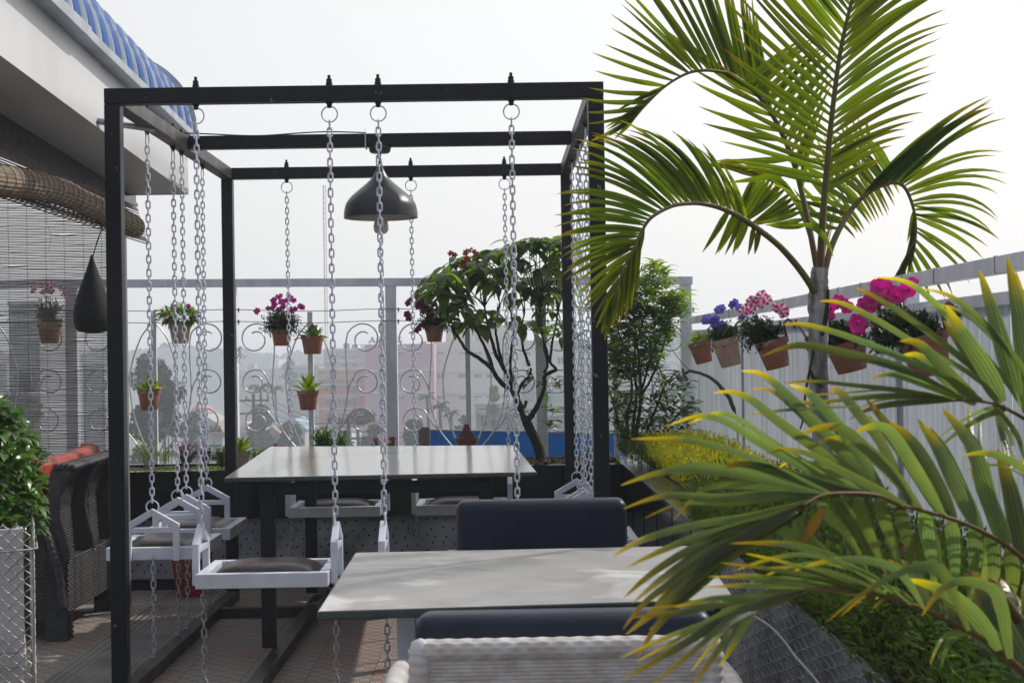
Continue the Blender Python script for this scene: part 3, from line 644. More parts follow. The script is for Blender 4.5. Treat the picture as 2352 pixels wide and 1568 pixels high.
# left planter on stand
lpn = thing('mesh_planter', 'weathered white planter box on a stand wrapped in chain-link mesh at lower left', 'planter', (-1.7, 4.5, 0)); LO = Vector((-1.7, 4.5, 0))
b = MB(); b.span(-2.3, -1.345, 4.30, 4.33, .48, .83); b.span(-1.365, -1.345, 4.331, 4.95, .48, .83); b.span(-2.3, -1.345, 4.951, 4.97, .48, .83)
b.span(-1.47, -1.455, 4.288, 4.2995, .49, .82); o = b.build('box', M_boxwhite, lpn); o.location = -LO
b = MB(); b.span(-2.3, -1.34, 4.29, 4.97, .44, .478); b.span(-1.40, -1.35, 4.30, 4.35, 0, .44); b.span(-1.40, -1.35, 4.90, 4.95, 0, .44); b.span(-2.28, -2.23, 4.3, 4.35, 0, .44)
b.span(-2.23, -1.40, 4.31, 4.34, .10, .13); o = b.build('stand', M_boxwhite, lpn, bevel=.003); o.location = -LO
b = MB(); chainlink(b, (-2.3, 4.265, .02), (1, 0, 0), (0, 0, 1), (0, -1, 0), .975, .83, .0180, .0017); chainlink(b, (-1.318, 4.27, .02), (0, 1, 0), (0, 0, 1), (1, 0, 0), .66, .83, .0180, .0017)
b.tube([(-2.3, 4.258, .745), (-1.33, 4.258, .775), (-1.308, 4.28, .776), (-1.308, 4.9, .78)], .003, 5)
o = b.build('wire_mesh', M_mesh, lpn, smooth=True); o.location = -LO
soil(-2.3, -1.37, 4.33, 4.95, .815, lpn, LO)
PIV = Vector((-1.315, 4.27, 0)); RM = Matrix.Rotation(math.radians(18), 3, 'Z')
lpn.rotation_euler = (0, 0, math.radians(18)); lpn.location = PIV + RM @ (LO - PIV)
# ================================================================== BACK FENCE
bf = thing('metal_fence', 'grey painted metal fence with pale scrollwork behind the swing frame', 'fence', (-.8, 9.32, 0)); FO = Vector((-.8, 9.32, 0)); YFN = 9.32
def fpart(b, nm, m, **k):
    o = b.build(nm, m, bf, **k); o.location = -FO; return o
ra, rb_ = P(-60, 644, YFN), P(1590, 635, YFN)
def railz(x): return ra.z + (rb_.z - ra.z) * (x - ra.x) / (rb_.x - ra.x)
b = MB(); b.bar((ra.x, YFN, ra.z - .025), (rb_.x, YFN, rb_.z - .025), .045, .050); fpart(b, 'top_rail', M_fence, bevel=.002)
for x in (165, 531, 898, 1241, 1575):
    q = P(x, 700, YFN); b = MB(); b.span(q.x - .034, q.x + .034, YFN - .02, YFN + .048, 0.0, railz(q.x) - .0515); fpart(b, 'post', M_fence, bevel=.002)
TH = [(-14, 708), (353, 713), (712, 716), (1073, 716), (1412, 714)]
for x, yy in TH:
    q = P(x, yy, YFN); b = MB(); b.span(q.x - .016, q.x + .016, YFN - .012, YFN + .014, .2, q.z); fpart(b, 'slim_post', M_fence, bevel=.002)
def spiral(cx, cy, r0, a0, turns, r1, sgn, n=30):
    return [(cx + (r0 + (r1 - r0) * (k / n) ** .8) * math.cos(math.radians(a0) + sgn * turns * 2 * PI * k / n), cy - (r0 + (r1 - r0) * (k / n) ** .8) * math.sin(math.radians(a0) + sgn * turns * 2 * PI * k / n)) for k in range(n + 1)]
for x0, yy in TH:
    b = MB(); top = P(x0, 738, YFN).z
    for s in (-1, 1):
        def tr(pts, r=.0050, n=40, y=YFN - .004):
            b.tube([P(x0 + s * p[0] + rnd.uniform(-.3, .3), p[1], y) for p in smooth_path(pts, n)], r, 6)
        tr([(2, 740), (30, 776), (52, 843), (55, 880), (52, 912), (42, 966), (17, 1030), (8, 1050)])
        tr([(28, 1032), (60, 992), (78, 950), (86, 905), (85, 857), (82, 803)] + spiral(125, 779, 43, 188, 1.36, 16, -1, 22)[1:], n=130)
        tr([(84, 928), (86, 905), (92, 882)] + spiral(128, 879, 34, 155, 1.25, 15, -1, 18)[1:], n=90)
        tr([(68, 985), (80, 970)] + spiral(121, 968, 36, 165, 1.2, 15, -1, 18)[1:], n=90)
    fpart(b, 'scrollwork', M_scroll, smooth=True)
for yy in (712, 739):
    b = MB(); pts = []
    for x in (-60, 165, 353, 531, 712, 898, 1073, 1241, 1412, 1575):
        dy = {165: 0, 531: -1, 898: -3, 1241: -2, 1575: 0}.get(x, 2.5); pts.append((x, yy + dy, YFN - .026))
    b.tube([P(*p) for p in smooth_path(pts, 60)], .0025, 5); 
    for x in (531, 898, 1241, 1575):
        for s in (-1, 1):
            q = P(x + s * 17, yy - 2 + (0 if x != 531 else 1), YFN - .026); b.box(q, (.012, .010, .018)); b.box(q - Vector((0, 0, .014)), (.006, .006, .012))
    fpart(b, 'tension_wire', M_wire)
b = MB(); q0, q1 = P(1225, 1047, YFN - .05), P(1425, 1052, YFN - .05); b.tube([q0, q1], .003, 5); fpart(b, 'low_wire', M_wire)
# tangle of tie wire on left fence post
b = MB()
for k in range(9):
    c = P(546, 808, YFN - .06); pts = [c + rv(.02)]
    for j in range(5): pts.append(pts[-1] + Vector((rnd.uniform(-.02, .02), rnd.uniform(-.01, .01), rnd.uniform(-.035, .02))))
    b.tube(pts, .0016, 4)
tag(b.build('wire_tangle', M_cable), 'small tangle of loose dark wire tied to the scrollwork right of the rear left post', 'wire')
# ================================================================== RIGHT FENCE
XW = 1.19
rf = thing('panel_fence', 'white fence of narrow ribbed panels under two grey rails on the right', 'fence', (XW, 6, 0)); WO = Vector((XW, 6, 0))
def rpart(b, nm, m, **k):
    o = b.build(nm, m, rf, **k); o.location = -WO; return o
b = MB(); b.span(XW, XW + .04, 1.2, 9.22, 1.478, 1.518); rpart(b, 'upper_rail', M_fence, bevel=.002)
b = MB(); y = 1.6
while y < 9.1: b.span(XW - .0015, XW + .0415, y, y + .004, 1.4765, 1.5195); y += rnd.choice((.32, .5, .41))
rpart(b, 'wire_wrap', M_wire)
b = MB(); b.span(XW, XW + .03, 1.2, 9.22, 1.400, 1.432); rpart(b, 'lower_rail', M_fence, bevel=.002)
b = MB(); y = 1.2; k = 0
while y < 9.2:
    d = .016 + .004 * ((k * 7) % 3); dx = .006 * ((k * 5) % 4) / 3
    q_ = [(XW + .010 + dx, y - .0015), (XW + .004 + dx, y + d * .12), (XW + .0005 + dx, y + d * .5), (XW + .004 + dx, y + d * .88), (XW + .010 + dx, y + d)]
    b.add([(a, e_, .02) for a, e_ in q_] + [(a, e_, 1.399) for a, e_ in q_], [(i, i + 1, i + 6, i + 5) for i in range(4)])
    y += d + .0016 + (.004 if k % 9 == 4 else 0); k += 1
M_rib2 = mat('ribbed_white_sheet', (0.70, 0.74, 0.83), 0.42, 0, (0.50, 0.53, 0.60), 6, 0.4, 90, stretch=(8, 8, .4), trans=.42, tv=1.1)
rpart(b, 'ribbed_panel', M_rib2)
for y in (2.6, 4.45, 7.3):
    b = MB(); b.span(XW + .013 + .02, XW + .05 + .02, y, y + .04, 0, 1.477); rpart(b, 'post', M_fence)
# ================================================================== BLUE SHEET, STUMP, TUB, BASKET
b = MB(); q0, q1 = P(961, 988, 9.8), P(1440, 997, 9.8); zz0, zz1 = q0.z, q1.z
b.add([(q0.x, 9.8, .2), (q1.x, 9.8, .2), (q1.x, 9.8, zz1), (q0.x, 9.8, zz0), (q0.x, 9.82, .2), (q1.x, 9.82, .2), (q1.x, 9.82, zz1), (q0.x, 9.82, zz0)], [(0, 1, 2, 3), (7, 6, 5, 4), (3, 2, 6, 7), (0, 3, 7, 4), (1, 5, 6, 2)])
bs = thing('blue_parapet', 'bright blue metal sheet low behind the scroll fence and tree trunk', 'parapet', (0, 9.81, 0))
b.build('sheet', M_bluesheet, bs).location = (0, -9.81, 0)
b = MB(); b.bar((q0.x - .003, 9.81, zz0 + .005), (q1.x, 9.81, zz1 + .005), .03, .009); b.build('cap_strip', M_galv, bs).location = (0, -9.81, 0)
b = MB(); q = P(975, 979, 9.5); b.prism([(q.x - .034, .3), (q.x + .030, .3), (q.x + .034, q.z - .004), (q.x - .03, q.z)], 'y', 9.48, 9.53)
tag(b.build('wood_stake', M_wood, bevel=.003), 'short brown wooden stake in front of the left end of the blue sheet', 'stake')
tub = thing('storage_tub', 'dark blue plastic tub on the floor beside the right planter', 'tub', (.53, 5.55, 0))
b = MB(); b.prism([(-.16, 0), (.16, 0), (.175, .34), (-.175, .34)], 'y', -.13, .13); b.build('body', M_bluetub, tub, bevel=.02, seg=4)
b = MB(); b.span(-.185, .185, -.145, .145, .341, .372); b.build('lid', M_bluetub, tub, bevel=.01, seg=3)
bk = thing('waste_basket', 'red perforated plastic basket on the floor behind the left side swings', 'basket', (-1.70, 8.33, 0))
b = MB(); n = 44; rings = 13
for j in range(rings):
    z = .012 + j * .0175; r = .082 + .028 * z / .23; b.lathe([(r, z), (r + .0035, z + .002), (r + .0035, z + .006), (r, z + .008), (r - .001, z + .004), (r, z)], n)
for k in range(n):
    a = 2 * PI * k / n; b.bar((.082 * math.cos(a), .082 * math.sin(a), .01), (.111 * math.cos(a), .111 * math.sin(a), .235), .004, .003)
b.build('lattice_side', M_red, bk, smooth=True, autos=40)
b = MB(); b.lathe([(.108, .232), (.119, .236), (.119, .250), (.110, .252), (.106, .236)], n); b.lathe([(0, .002), (.082, .002), (.084, .02), (.083, .021), (0, .012)], n); b.build('rim_and_base', M_red, bk, smooth=True, autos=40)
# ================================================================== POTTED PLANTS
def leafclump(b, c, R, n, L, W, sq=(1, 1, 1), out=0.7, seg=2, droop=.3):
    c = Vector(c)
    for i in range(n):
        v = rv(); p = c + Vector((v.x * sq[0], v.y * sq[1], v.z * sq[2])) * R * rnd.uniform(.25, 1) ** .5
        d = v * out + rv(.6) + Vector((0, 0, .25)); k = rnd.uniform(.7, 1.25)
        b.leaf(p, d, rv(.7) + Vector((0, 0, 1)), L * k, W * k, seg, droop, .3)
def flower(b, c, nrm, R, mi=(0, 1), frill=.12, lobes=5, funnel=.5):
    nrm = Vector(nrm).normalized(); x = nrm.orthogonal().normalized(); y = nrm.cross(x); c = Vector(c); a0 = rnd.uniform(0, 6); N = lobes * 6
    rings = []
    for rr, h in ((.0, -.5), (.16, -.2), (.55, .05), (1.0, .12)):
        ring = []
        for k in range(N):
            a = a0 + 2 * PI * k / N; m = 1 - frill * (1 - abs(math.sin(a * lobes / 2 - a0 * lobes / 2))) * (rr > .3) * 2
            wv = .10 * math.sin(a * lobes * 1.0) * (rr > .9)
            ring.append(c + (x * math.cos(a) + y * math.sin(a)) * R * rr * m + nrm * R * (h * funnel * 2 + wv))
        rings.append(ring)
    for j in range(3):
        for k in range(N):
            b.mi = mi[2] if (len(mi) > 2 and j > 0 and (k // 3) % 2 == 0) else (mi[1] if j == 0 else mi[0])
            b.add([rings[j][k], rings[j][(k + 1) % N], rings[j + 1][(k + 1) % N], rings[j + 1][k]], [(0, 1, 2, 3)])
    b.mi = 0
def rosette(b, c, n, L, W, el0=75, el1=10, rim=.03, lean=(0, 0)):
    for i in range(n):
        t = i / n; az = i * 2.4 + rnd.uniform(-.3, .3); el = math.radians(el0 + (el1 - el0) * t + rnd.uniform(-8, 8))
        d = Vector((math.cos(az) * math.cos(el) + lean[0], math.sin(az) * math.cos(el) + lean[1], math.sin(el)))
        b.leaf(Vector(c) + Vector((math.cos(az), math.sin(az), 0)) * rim * t, d, Vector((0, 0, 1)), L * rnd.uniform(.8, 1.1), W, 5, .55, .35, peak=.68)
def make_pot(loc, dia, hgt, label, m, tilt=(0, 0), name='potted_plant', hook=True, cat='potted plant', group=None):
    t = thing(name, label, cat, loc, 0, group); t.rotation_euler = (tilt[0], tilt[1], 0); r = dia / 2
    b = MB(); b.lathe([(0, 0), (r * .66, 0), (r * .70, .004), (r * .90, hgt * .76), (r * .90, hgt * .77), (r * .97, hgt * .79), (r * .985, hgt * .965), (r * 1.03, hgt * .975), (r * 1.03, hgt), (r * .95, hgt), (r * .92, hgt * .86)], 36)
    b.build('pot', m, t, smooth=True, autos=40)
    b = MB(); N = 20; vs = [(0, 0, hgt * .90)]; vs += [(r * .93 * math.cos(2 * PI * k / N), r * .93 * math.sin(2 * PI * k / N), hgt * .87) for k in range(N)]
    b.add(vs, [(0, k + 1, (k + 1) % N + 1) for k in range(N)]); b.build('soil', M_soil, t)
    return t
GP, GW = 'flower pots hung on the scroll fence', 'flower pots hung on the white panel fence'
def hook(t, r, hgt, dy, m=M_terradark, dx=0.0):
    b = MB(); ax = Vector((dx, dy, 0)); s = Vector(ax).normalized()
    b.tube([tuple(s * r * .96 + Vector((0, 0, hgt * .8))), tuple(s * r * .98 + Vector((0, 0, hgt + .02))), tuple(s * (r * 1.03) + Vector((0, 0, hgt + .05))), tuple(s * (r * 1.3) + Vector((0, 0, hgt + .062))), tuple(s * (r * 1.52) + Vector((0, 0, hgt + .045))), tuple(s * (r * 1.6) + Vector((0, 0, hgt + .02)))], .0055, 6)
    b.build('hook', m, t, smooth=True)
YP = 9.2
def petunia(t, hgt, spread, top, nleaf, flowers, mats, lm=M_leafdark, lean=0.0, fr=.024):
    b = MB()
    for i in range(int(nleaf / 9)):
        a = rnd.uniform(0, 2 * PI); rr = spread * rnd.uniform(.1, 1) ** .7; zz = hgt + top * rnd.uniform(-.1, 1) * (1 - .35 * rr / spread) - (.03 if rr > spread * .7 else 0)
        e = Vector((math.cos(a) * rr + lean * zz, math.sin(a) * rr * .8, zz)); s0 = Vector((math.cos(a) * .02, math.sin(a) * .02, hgt * .85))
        mid = s0.lerp(e, .5) + Vector((0, 0, .025)); path = [tuple(s0), tuple(mid), tuple(e)]
        b.tube(smooth_path(path, 5), .0013, 4)
        for k in range(9):
            u = .25 + .8 * k / 9; p = s0.lerp(mid, min(u * 2, 1)) if u < .5 else mid.lerp(e, (u - .5) * 2)
            b.leaf(p + rv(.004), rv() + Vector((0, 0, .3)), rv(.5) + Vector((0, 0, 1)), rnd.uniform(.016, .030), rnd.uniform(.008, .013), 2, .4, .3)
    b.build('foliage', lm, t)
    b = MB()
    for (x, z) in flowers:
        y = rnd.uniform(-.045, .02); v = Vector((x * 3, -1.0 - abs(y), .55)) + rv(.45)
        flower(b, (x, y, z), v, fr * rnd.uniform(.85, 1.15), mi=(0, 1) if len(mats) < 3 else (0, 1, 2))
    if flowers: b.build('flowers', mats, t)
def spotw(px, yrim, ybot, Y, pale=False):
    lo = P(px, ybot, Y); hi = P(px, yrim, Y); return lo, hi.z - lo.z
# back fence pots -----------------------------------------------------------
def fl(px, base, h, pts, Y):                                # flower pixels -> local x,z
    out = []
    for (x, y) in pts:
        q = P(x, y, Y); out.append((q.x - base.x, q.z - base.z))
    return out
lo, hg = spotw(114, 740, 788, YP)
t = make_pot(lo, .148, hg, 'pot of pale pink and white petunias seen through the hanging bamboo blind', M_terra, group=GP); hook(t, .07, hg, 1)
petunia(t, hg, .10, .20, 900, fl(114, lo, hg, [(75, 655), (82, 668), (100, 655), (112, 660), (120, 652), (146, 665), (150, 678), (104, 672), (118, 668)], YP), [M_mag, M_whitep, M_whitep])
lo, hg = spotw(414, 743, 789, YP)
t = make_pot(lo, .140, hg, 'pot of broad dark leaves behind the left side chains, wired to the fence', M_terrapale, group=GP); hook(t, .07, hg, 1)
b = MB(); leafclump(b, (-.005, 0, hg + .045), .125, 230, .05, .021, (1.05, .6, .38), .9, 3, .6); leafclump(b, (0, 0, hg + .03), .08, 120, .035, .016, (1, .7, .7)); b.build('foliage', M_leafmid, t)
b = MB(); [flower(b, (x, -.03, z), (0, -1, .6), .02) for x, z in fl(414, lo, hg, [(401, 705), (434, 704), (382, 722)], YP)]; b.build('flowers', [M_mag, M_dkeye], t)
lo, hg = spotw(343, 893, 941, YP)
t = make_pot(lo, .146, hg, 'pot of upright pale green rosette leaves low on the fence, behind the leftmost chain', M_terra, group=GP); hook(t, .07, hg, 1)
b = MB(); rosette(b, (0, 0, hg * .86), 17, .095, .044, 82, 14, .035); b.build('foliage', M_leafyoung, t)
b = MB(); [b.leaf((.04, -.02, hg), (rnd.uniform(.3, 1), -.3, rnd.uniform(.1, .8)), (0, 0, 1), .05, .018, 3, .5) for k in range(6)]; b.build('dry_leaves', M_hedgeyel, t)
lo, hg = spotw(647, 756, 794, YP)
t = make_pot(lo, .128, hg, 'bushy pot of bright magenta petunias hung left of the slim fence post', M_terra, group=GP); hook(t, .06, hg, 1)
petunia(t, hg, .135, .17, 1900, fl(647, lo, hg, [(594, 716), (589, 714), (628, 690), (640, 683), (633, 700), (648, 695), (644, 680), (657, 692), (626, 706), (616, 708), (672, 690), (667, 683), (678, 710), (670, 712), (692, 706), (689, 702), (664, 729), (650, 705), (640, 712)], YP), [M_mag, M_dkeye])
lo, hg = spotw(718, 770, 813, YP)
t = make_pot(lo, .145, hg, 'pot of short green rosette leaves hung directly on the slim post, uppermost of its pair', M_terra, group=GP); hook(t, .07, hg, 1)
b = MB(); rosette(b, (0, 0, hg * .88), 26, .085, .036, 85, 2, .04); b.build('foliage', M_leafmid, t)
lo, hg = spotw(708, 897, 941, YP)
t = make_pot(lo, .136, hg, 'pot of long tongue-shaped leaves hung below another pot on the slim post', M_terra, group=GP)
b = MB(); rosette(b, (0, 0, hg * .86), 14, .130, .042, 76, 10, .02); b.build('foliage', M_leafyoung, t)
b = MB(); b.prism([(-.035, hg * .85), (.045, hg * .85), (.030, hg + .03), (.02, hg + .05), (.008, hg + .05)], 'y', .045, .049); b.build('back_plate', M_terradark, t)
lo, hg = spotw(998, 748, 785, YP)
t = make_pot(lo, .126, hg, 'pot of deep crimson petunias overhanging its left rim beside the big-leaved tree', M_terra, group=GP)
petunia(t, hg, .12, .13, 1500, fl(998, lo, hg, [(938, 696), (942, 690), (936, 722), (940, 730), (962, 684), (972, 690), (984, 694), (968, 702), (980, 706), (960, 700), (996, 700), (1006, 712), (1016, 706), (990, 712), (974, 716), (1032, 735), (1038, 706), (972, 745), (992, 745), (984, 752), (965, 750), (960, 758), (1002, 738)], YP), [M_crim, M_dkeye], M_leafdark, fr=.027)
lo, hg = spotw(1072, 1004, 1044, 9.1)
t = make_pot(lo, .145, hg, 'empty brown pot with a triangular hanging plate at the foot of the slim post', M_terradark, name='hanging_pot', cat='pot')
b = MB(); b.prism([(-.055, hg * .9), (.055, hg * .9), (.018, hg + .055), (.012, hg + .078), (-.012, hg + .078), (-.018, hg + .055)], 'y', .055, .060); b.build('back_plate', M_terradark, t)
# right fence pots: hang tilted towards the terrace --------------------------
XPOT = 1.105
def rpot(px, yr, yb, dia, label, m, tl=-.24):
    lo = PX(px, yb, XPOT); hi = PX(px, yr, XPOT); h = (hi.z - lo.z)
    t = make_pot(lo, dia, h, label, m, (0.0, tl), group=GW); hook(t, dia / 2, h, 0, dx=1); return t, h, lo
def flx(pts, lo):
    return [((PX(x, y, lo.x).y, PX(x, y, lo.x).z)) for x, y in pts]
def rflowers(t, lo, h, pts, R, mats):                       # flowers placed by picture spot at the pot's own distance
    b = MB(); Mi = t.matrix_basis.inverted() if False else (Matrix.Translation(lo) @ Matrix.Rotation(t.rotation_euler.y, 4, 'Y')).inverted()
    for (x, y) in pts:
        q = P(x, y, lo.y + rnd.uniform(-.04, .02)); v = Vector((-.35, -1, .45)) + rv(.35)
        flower(b, Mi @ q, v, R * rnd.uniform(.85, 1.12), mi=(0, 1) if len(mats) < 3 else (0, 1, 2), frill=.09)
    b.build('flowers', mats, [q_ for q_ in t.children if q_.name.startswith('foliage')][0])
t, h, lo = rpot(1618, 782, 833, .125, 'small leaning pot of green rosette leaves nearest the fence corner', M_terra)
b = MB(); rosette(b, (0, 0, h * .9), 22, .075, .028, 80, 5, .03); leafclump(b, (.03, -.03, h - .01), .03, 14, .03, .01); b.build('foliage', M_leafyoung, t)
t, h, lo = rpot(1680, 775, 840, .135, 'leaning faded pot of violet petunias on the white fence', M_terrapale)
petunia(t, h, .085, .10, 800, [], [], M_leafdark); b = MB(); leafclump(b, (0, 0, h + .01), .06, 200, .022, .012, (1, 1, .5)); b.build('ground_leaves', M_leafmid, t)
rflowers(t, lo, h, [(1620, 738), (1624, 733), (1650, 712), (1658, 709), (1682, 700), (1688, 696), (1698, 706), (1656, 747), (1644, 735), (1705, 728), (1640, 740)], .023, [M_viol, M_dkeye])
t, h, lo = rpot(1787, 778, 845, .132, 'leaning terracotta pot of pink and white striped petunias left of the palm stem', M_terra)
petunia(t, h, .10, .13, 1200, [], [], M_leafdark, lean=-.25)
rflowers(t, lo, h, [(1742, 684), (1750, 680), (1728, 692), (1716, 710), (1708, 716), (1760, 690), (1735, 700), (1784, 706), (1792, 710), (1800, 716), (1745, 700)], .025, [M_hot, M_whitep, M_whitep])
t, h, lo = rpot(1958, 782, 852, .132, 'leaning terracotta pot of magenta petunias right behind the palm stem', M_terra)
petunia(t, h, .095, .10, 1100, [], [], M_leafdark, lean=-.3)
rflowers(t, lo, h, [(1900, 720), (1912, 700), (1925, 690), (1935, 696), (1908, 708), (1945, 705), (1903, 728), (1920, 700)], .022, [M_hot, M_mag])
t, h, lo = rpot(2140, 765, 860, .134, 'large looking pot of hot pink petunias nearest the camera on the white fence', M_terra)
petunia(t, h, .105, .10, 1500, [], [], M_leafdark, lean=-.45)
rflowers(t, lo, h, [(2020, 660), (2028, 655), (2002, 690), (1992, 706), (2012, 700), (2022, 690), (2040, 672), (2050, 675), (2060, 680), (1970, 740), (1974, 748), (2092, 652), (2086, 664), (1985, 700), (2034, 682)], .024, [M_hot, M_mag])
# ================================================================== PLANTS IN THE BACK PLANTER
def planter_pt(px, Y=9.0, z=.655): q = P(px, 1050, Y); return Vector((q.x, Y, z))
def small_plant(px, label, w, h, n, L, W, m, flowers=None, fm=None, name='bedding_plant', Y=8.95, cat='plant', up=.9):
    o = planter_pt(px, Y); t = thing(name, label, cat, o); b = MB(); ends = []
    for i in range(n):
        a = rnd.uniform(0, 6.28); sp = rnd.uniform(.1, 1); e = Vector((math.cos(a) * w * sp, math.sin(a) * w * sp * .5, h * rnd.uniform(.5, 1) * (1 - .3 * sp)))
        path = smooth_path([(0, 0, 0), tuple(e * .5 + Vector((0, 0, .02))), tuple(e)], 5); b.tube(path, .0016, 4); ends.append(e)
        for k in range(9):
            p = Vector(path[min(5, k // 2 + 1)]); b.leaf(p, rv() + Vector((0, 0, up)), rv(), L * rnd.uniform(.6, 1.1), W, 3, .5, .3)
    b.build('foliage', m, t)
    if flowers:
        b = MB()
        for k in range(flowers):
            e = ends[k % len(ends)] + Vector((0, -.01, .012)); flower(b, e + rv(.008), Vector((0, -1, 1)) + rv(.6), .0145, frill=.2)
        b.build('flowers', fm, t)
    return t
def feather(px, label, w, h, n, Y=8.85):
    o = planter_pt(px, Y); t = thing('feathery_plant', label, 'plant', o); b = MB()
    for i in range(n):
        a = rnd.uniform(0, 6.28); e = Vector((math.cos(a) * w * rnd.uniform(.2, 1), math.sin(a) * w * .5, h * rnd.uniform(.5, 1))); path = smooth_path([(0, 0, 0), tuple(e * .5 + Vector((0, 0, .03))), tuple(e)], 8)
        b.tube(path, .0012, 3)
        for k in range(3, 9):
            for s in range(5): b.leaf(Vector(path[k]), rv() + Vector((0, 0, .5)), rv(), .035, .0022, 2, .2, 0)
    b.build('foliage', M_leafyoung, t)
feather(335, 'feathery bright green dill-like plant behind the leftmost chain', .10, .22, 16)
feather(372, 'feathery yellow green weed at the planter edge between the left side chains', .07, .14, 9, 8.8)
small_plant(425, 'clump of dark red and pink pinks in flower behind the left side chains', .12, .17, 34, .035, .006, M_leafdark, 22, [M_pink, M_crim])
small_plant(472, 'small red-budded clump beside the left side chains', .06, .14, 16, .03, .006, M_leafdark, 8, [M_crim, M_pink])
small_plant(510, 'leafy clump with pink flowers just left of the rear left post', .09, .15, 24, .045, .009, M_leafmid, 5, [M_pink, M_crim])
small_plant(600, 'low green clump right of the rear left post', .09, .11, 22, .045, .008, M_leafmid, 0, None)
small_plant(632, 'clump with magenta flowers at the back left corner of the far table', .09, .16, 24, .035, .006, M_leafdark, 13, [M_mag, M_crim])
small_plant(748, 'bushy narrow-leaved plant with upright tips right of the slim post pots', .11, .27, 40, .06, .012, M_leafmid, 0)
small_plant(786, 'narrow-leaved plant carrying one pale pink flower by the front chain', .07, .24, 18, .05, .010, M_leafmid, 2, [M_pink, M_whitep])
small_plant(868, 'small clump of two red flowers behind the middle front chain', .05, .17, 12, .04, .006, M_leafdark, 5, [M_red, M_crim])
small_plant(902, 'small clump of red flowers beside the thick fence post', .05, .175, 12, .035, .006, M_leafdark, 6, [M_red, M_crim])
small_plant(955, 'tiny round-leaved green plant left of the wooden stake', .04, .145, 12, .022, .018, M_leafmid)
small_plant(1345, 'thin green weed between the rear right post and the right side chains', .06, .10, 9, .05, .005, M_leafmid)
t = make_pot(planter_pt(552, 8.95), .12, .10, 'pale pot of upright lettuce-like leaves standing behind the rear left post', M_terrapale, name='potted_plant')
b = MB(); rosette(b, (0, 0, .085), 16, .12, .042, 82, 15, .02); b.build('foliage', M_leafyoung, t)
b = MB()
for i in range(420):
    px = rnd.uniform(302, 590); o = planter_pt(px, rnd.uniform(8.6, 8.78)); b.leaf(o, rv(.8) + Vector((0, 0, .8)), rv(), rnd.uniform(.02, .05), rnd.uniform(.005, .014), 3, .8, .3)
stuff(b.build('low_weeds', M_leafyoung), 'low bright green weeds along the left end of the granite planter', 'weeds')
b = MB()
for i in range(700):
    o = Vector((rnd.uniform(-1.3, .70), rnd.uniform(8.6, 9.2), .66)); b.leaf(o + rv(.01), Vector((rnd.uniform(-1, 1), rnd.uniform(-1, 1), .15)), Vector((0, 0, 1)) + rv(.6), rnd.uniform(.02, .06), rnd.uniform(.008, .022), 3, .1, .5)
for i in range(900): o = Vector((rnd.uniform(.15, .70), rnd.uniform(8.6, 9.2), .66)); b.leaf(o + rv(.01), Vector((rnd.uniform(-1, 1), rnd.uniform(-1, 1), .2)), Vector((0, 0, 1)) + rv(.6), rnd.uniform(.02, .05), rnd.uniform(.004, .02), 3, .1, .5)
stuff(b.build('dry_leaf_litter', mat('dry_leaf', (.22, .15, .09), .8, 0, (.07, .045, .03), 25)), 'dry brown leaf litter on the planter soil round the tree trunk', 'leaf litter')
# ================================================================== BIG-LEAVED TREE
tr = thing('broad_leaf_tree', 'small tree with drooping big leaves and dark forked branches in the back planter', 'tree', planter_pt(1241, 9.0)); TRO = Vector(tr.location)
def limb(b, pts, r0, r1, n=10, k=8):
    sp = smooth_path(pts, n * (len(pts) - 1) // 2 + 2); N = len(sp)
    b.tube([P(*p) + rv(.002) for p in sp], [r0 + (r1 - r0) * i / (N - 1) for i in range(N)], k)
    return [P(*p) for p in sp]
b = MB()
limb(b, [(1243, 1056, 9.0), (1236, 1025, 9.0), (1222, 995, 9.0), (1212, 975, 9.0), (1205, 958, 9.0)], .032, .027, 14)
limbs = [
 [(1204, 962, 9.0), (1190, 925, 9.0), (1180, 900, 8.98), (1172, 892, 8.98), (1150, 878, 8.95), (1130, 848, 8.92), (1100, 822, 8.9), (1072, 805, 8.88), (1055, 778, 8.86), (1040, 757, 8.85)],
 [(1190, 925, 9.0), (1178, 895, 9.02), (1170, 868, 9.03), (1160, 850, 9.05), (1152, 830, 9.05)],
 [(1133, 852, 8.93), (1124, 820, 8.95), (1110, 790, 8.97), (1093, 755, 9.0), (1080, 720, 9.0), (1070, 690, 9.0)],
 [(1160, 850, 9.05), (1140, 815, 9.08), (1128, 775, 9.1), (1118, 735, 9.12), (1112, 700, 9.12)],
 [(1152, 830, 9.05), (1143, 790, 9.1), (1138, 750, 9.15), (1145, 710, 9.15)],
 [(1180, 885, 9.02), (1172, 845, 8.95), (1175, 800, 8.93), (1180, 760, 8.92), (1172, 715, 8.9)],
 [(1186, 905, 9.0), (1200, 880, 9.05), (1216, 862, 9.08), (1220, 845, 9.1)],
 [(1208, 966, 9.0), (1224, 950, 8.97), (1240, 918, 8.95), (1250, 890, 8.94), (1251, 875, 8.94)],
 [(1251, 880, 8.94), (1252, 862, 8.95), (1275, 850, 8.95), (1276, 845, 8.95), (1263, 830, 8.96), (1255, 800, 8.98), (1240, 750, 9.0), (1232, 715, 9.0)],
 [(1263, 832, 8.96), (1268, 790, 9.0), (1276, 750, 9.05), (1283, 710, 9.05)],
 [(1250, 855, 8.95), (1258, 835, 8.97), (1250, 800, 8.97), (1246, 760, 8.97), (1236, 700, 8.97)],
 [(1216, 840, 9.1), (1202, 800, 9.12), (1197, 760, 9.12), (1205, 720, 9.1)],
 [(1209, 922, 9.0), (1204, 935, 8.98), (1196, 925, 8.97), (1192, 905, 8.97)]]
nodes = []
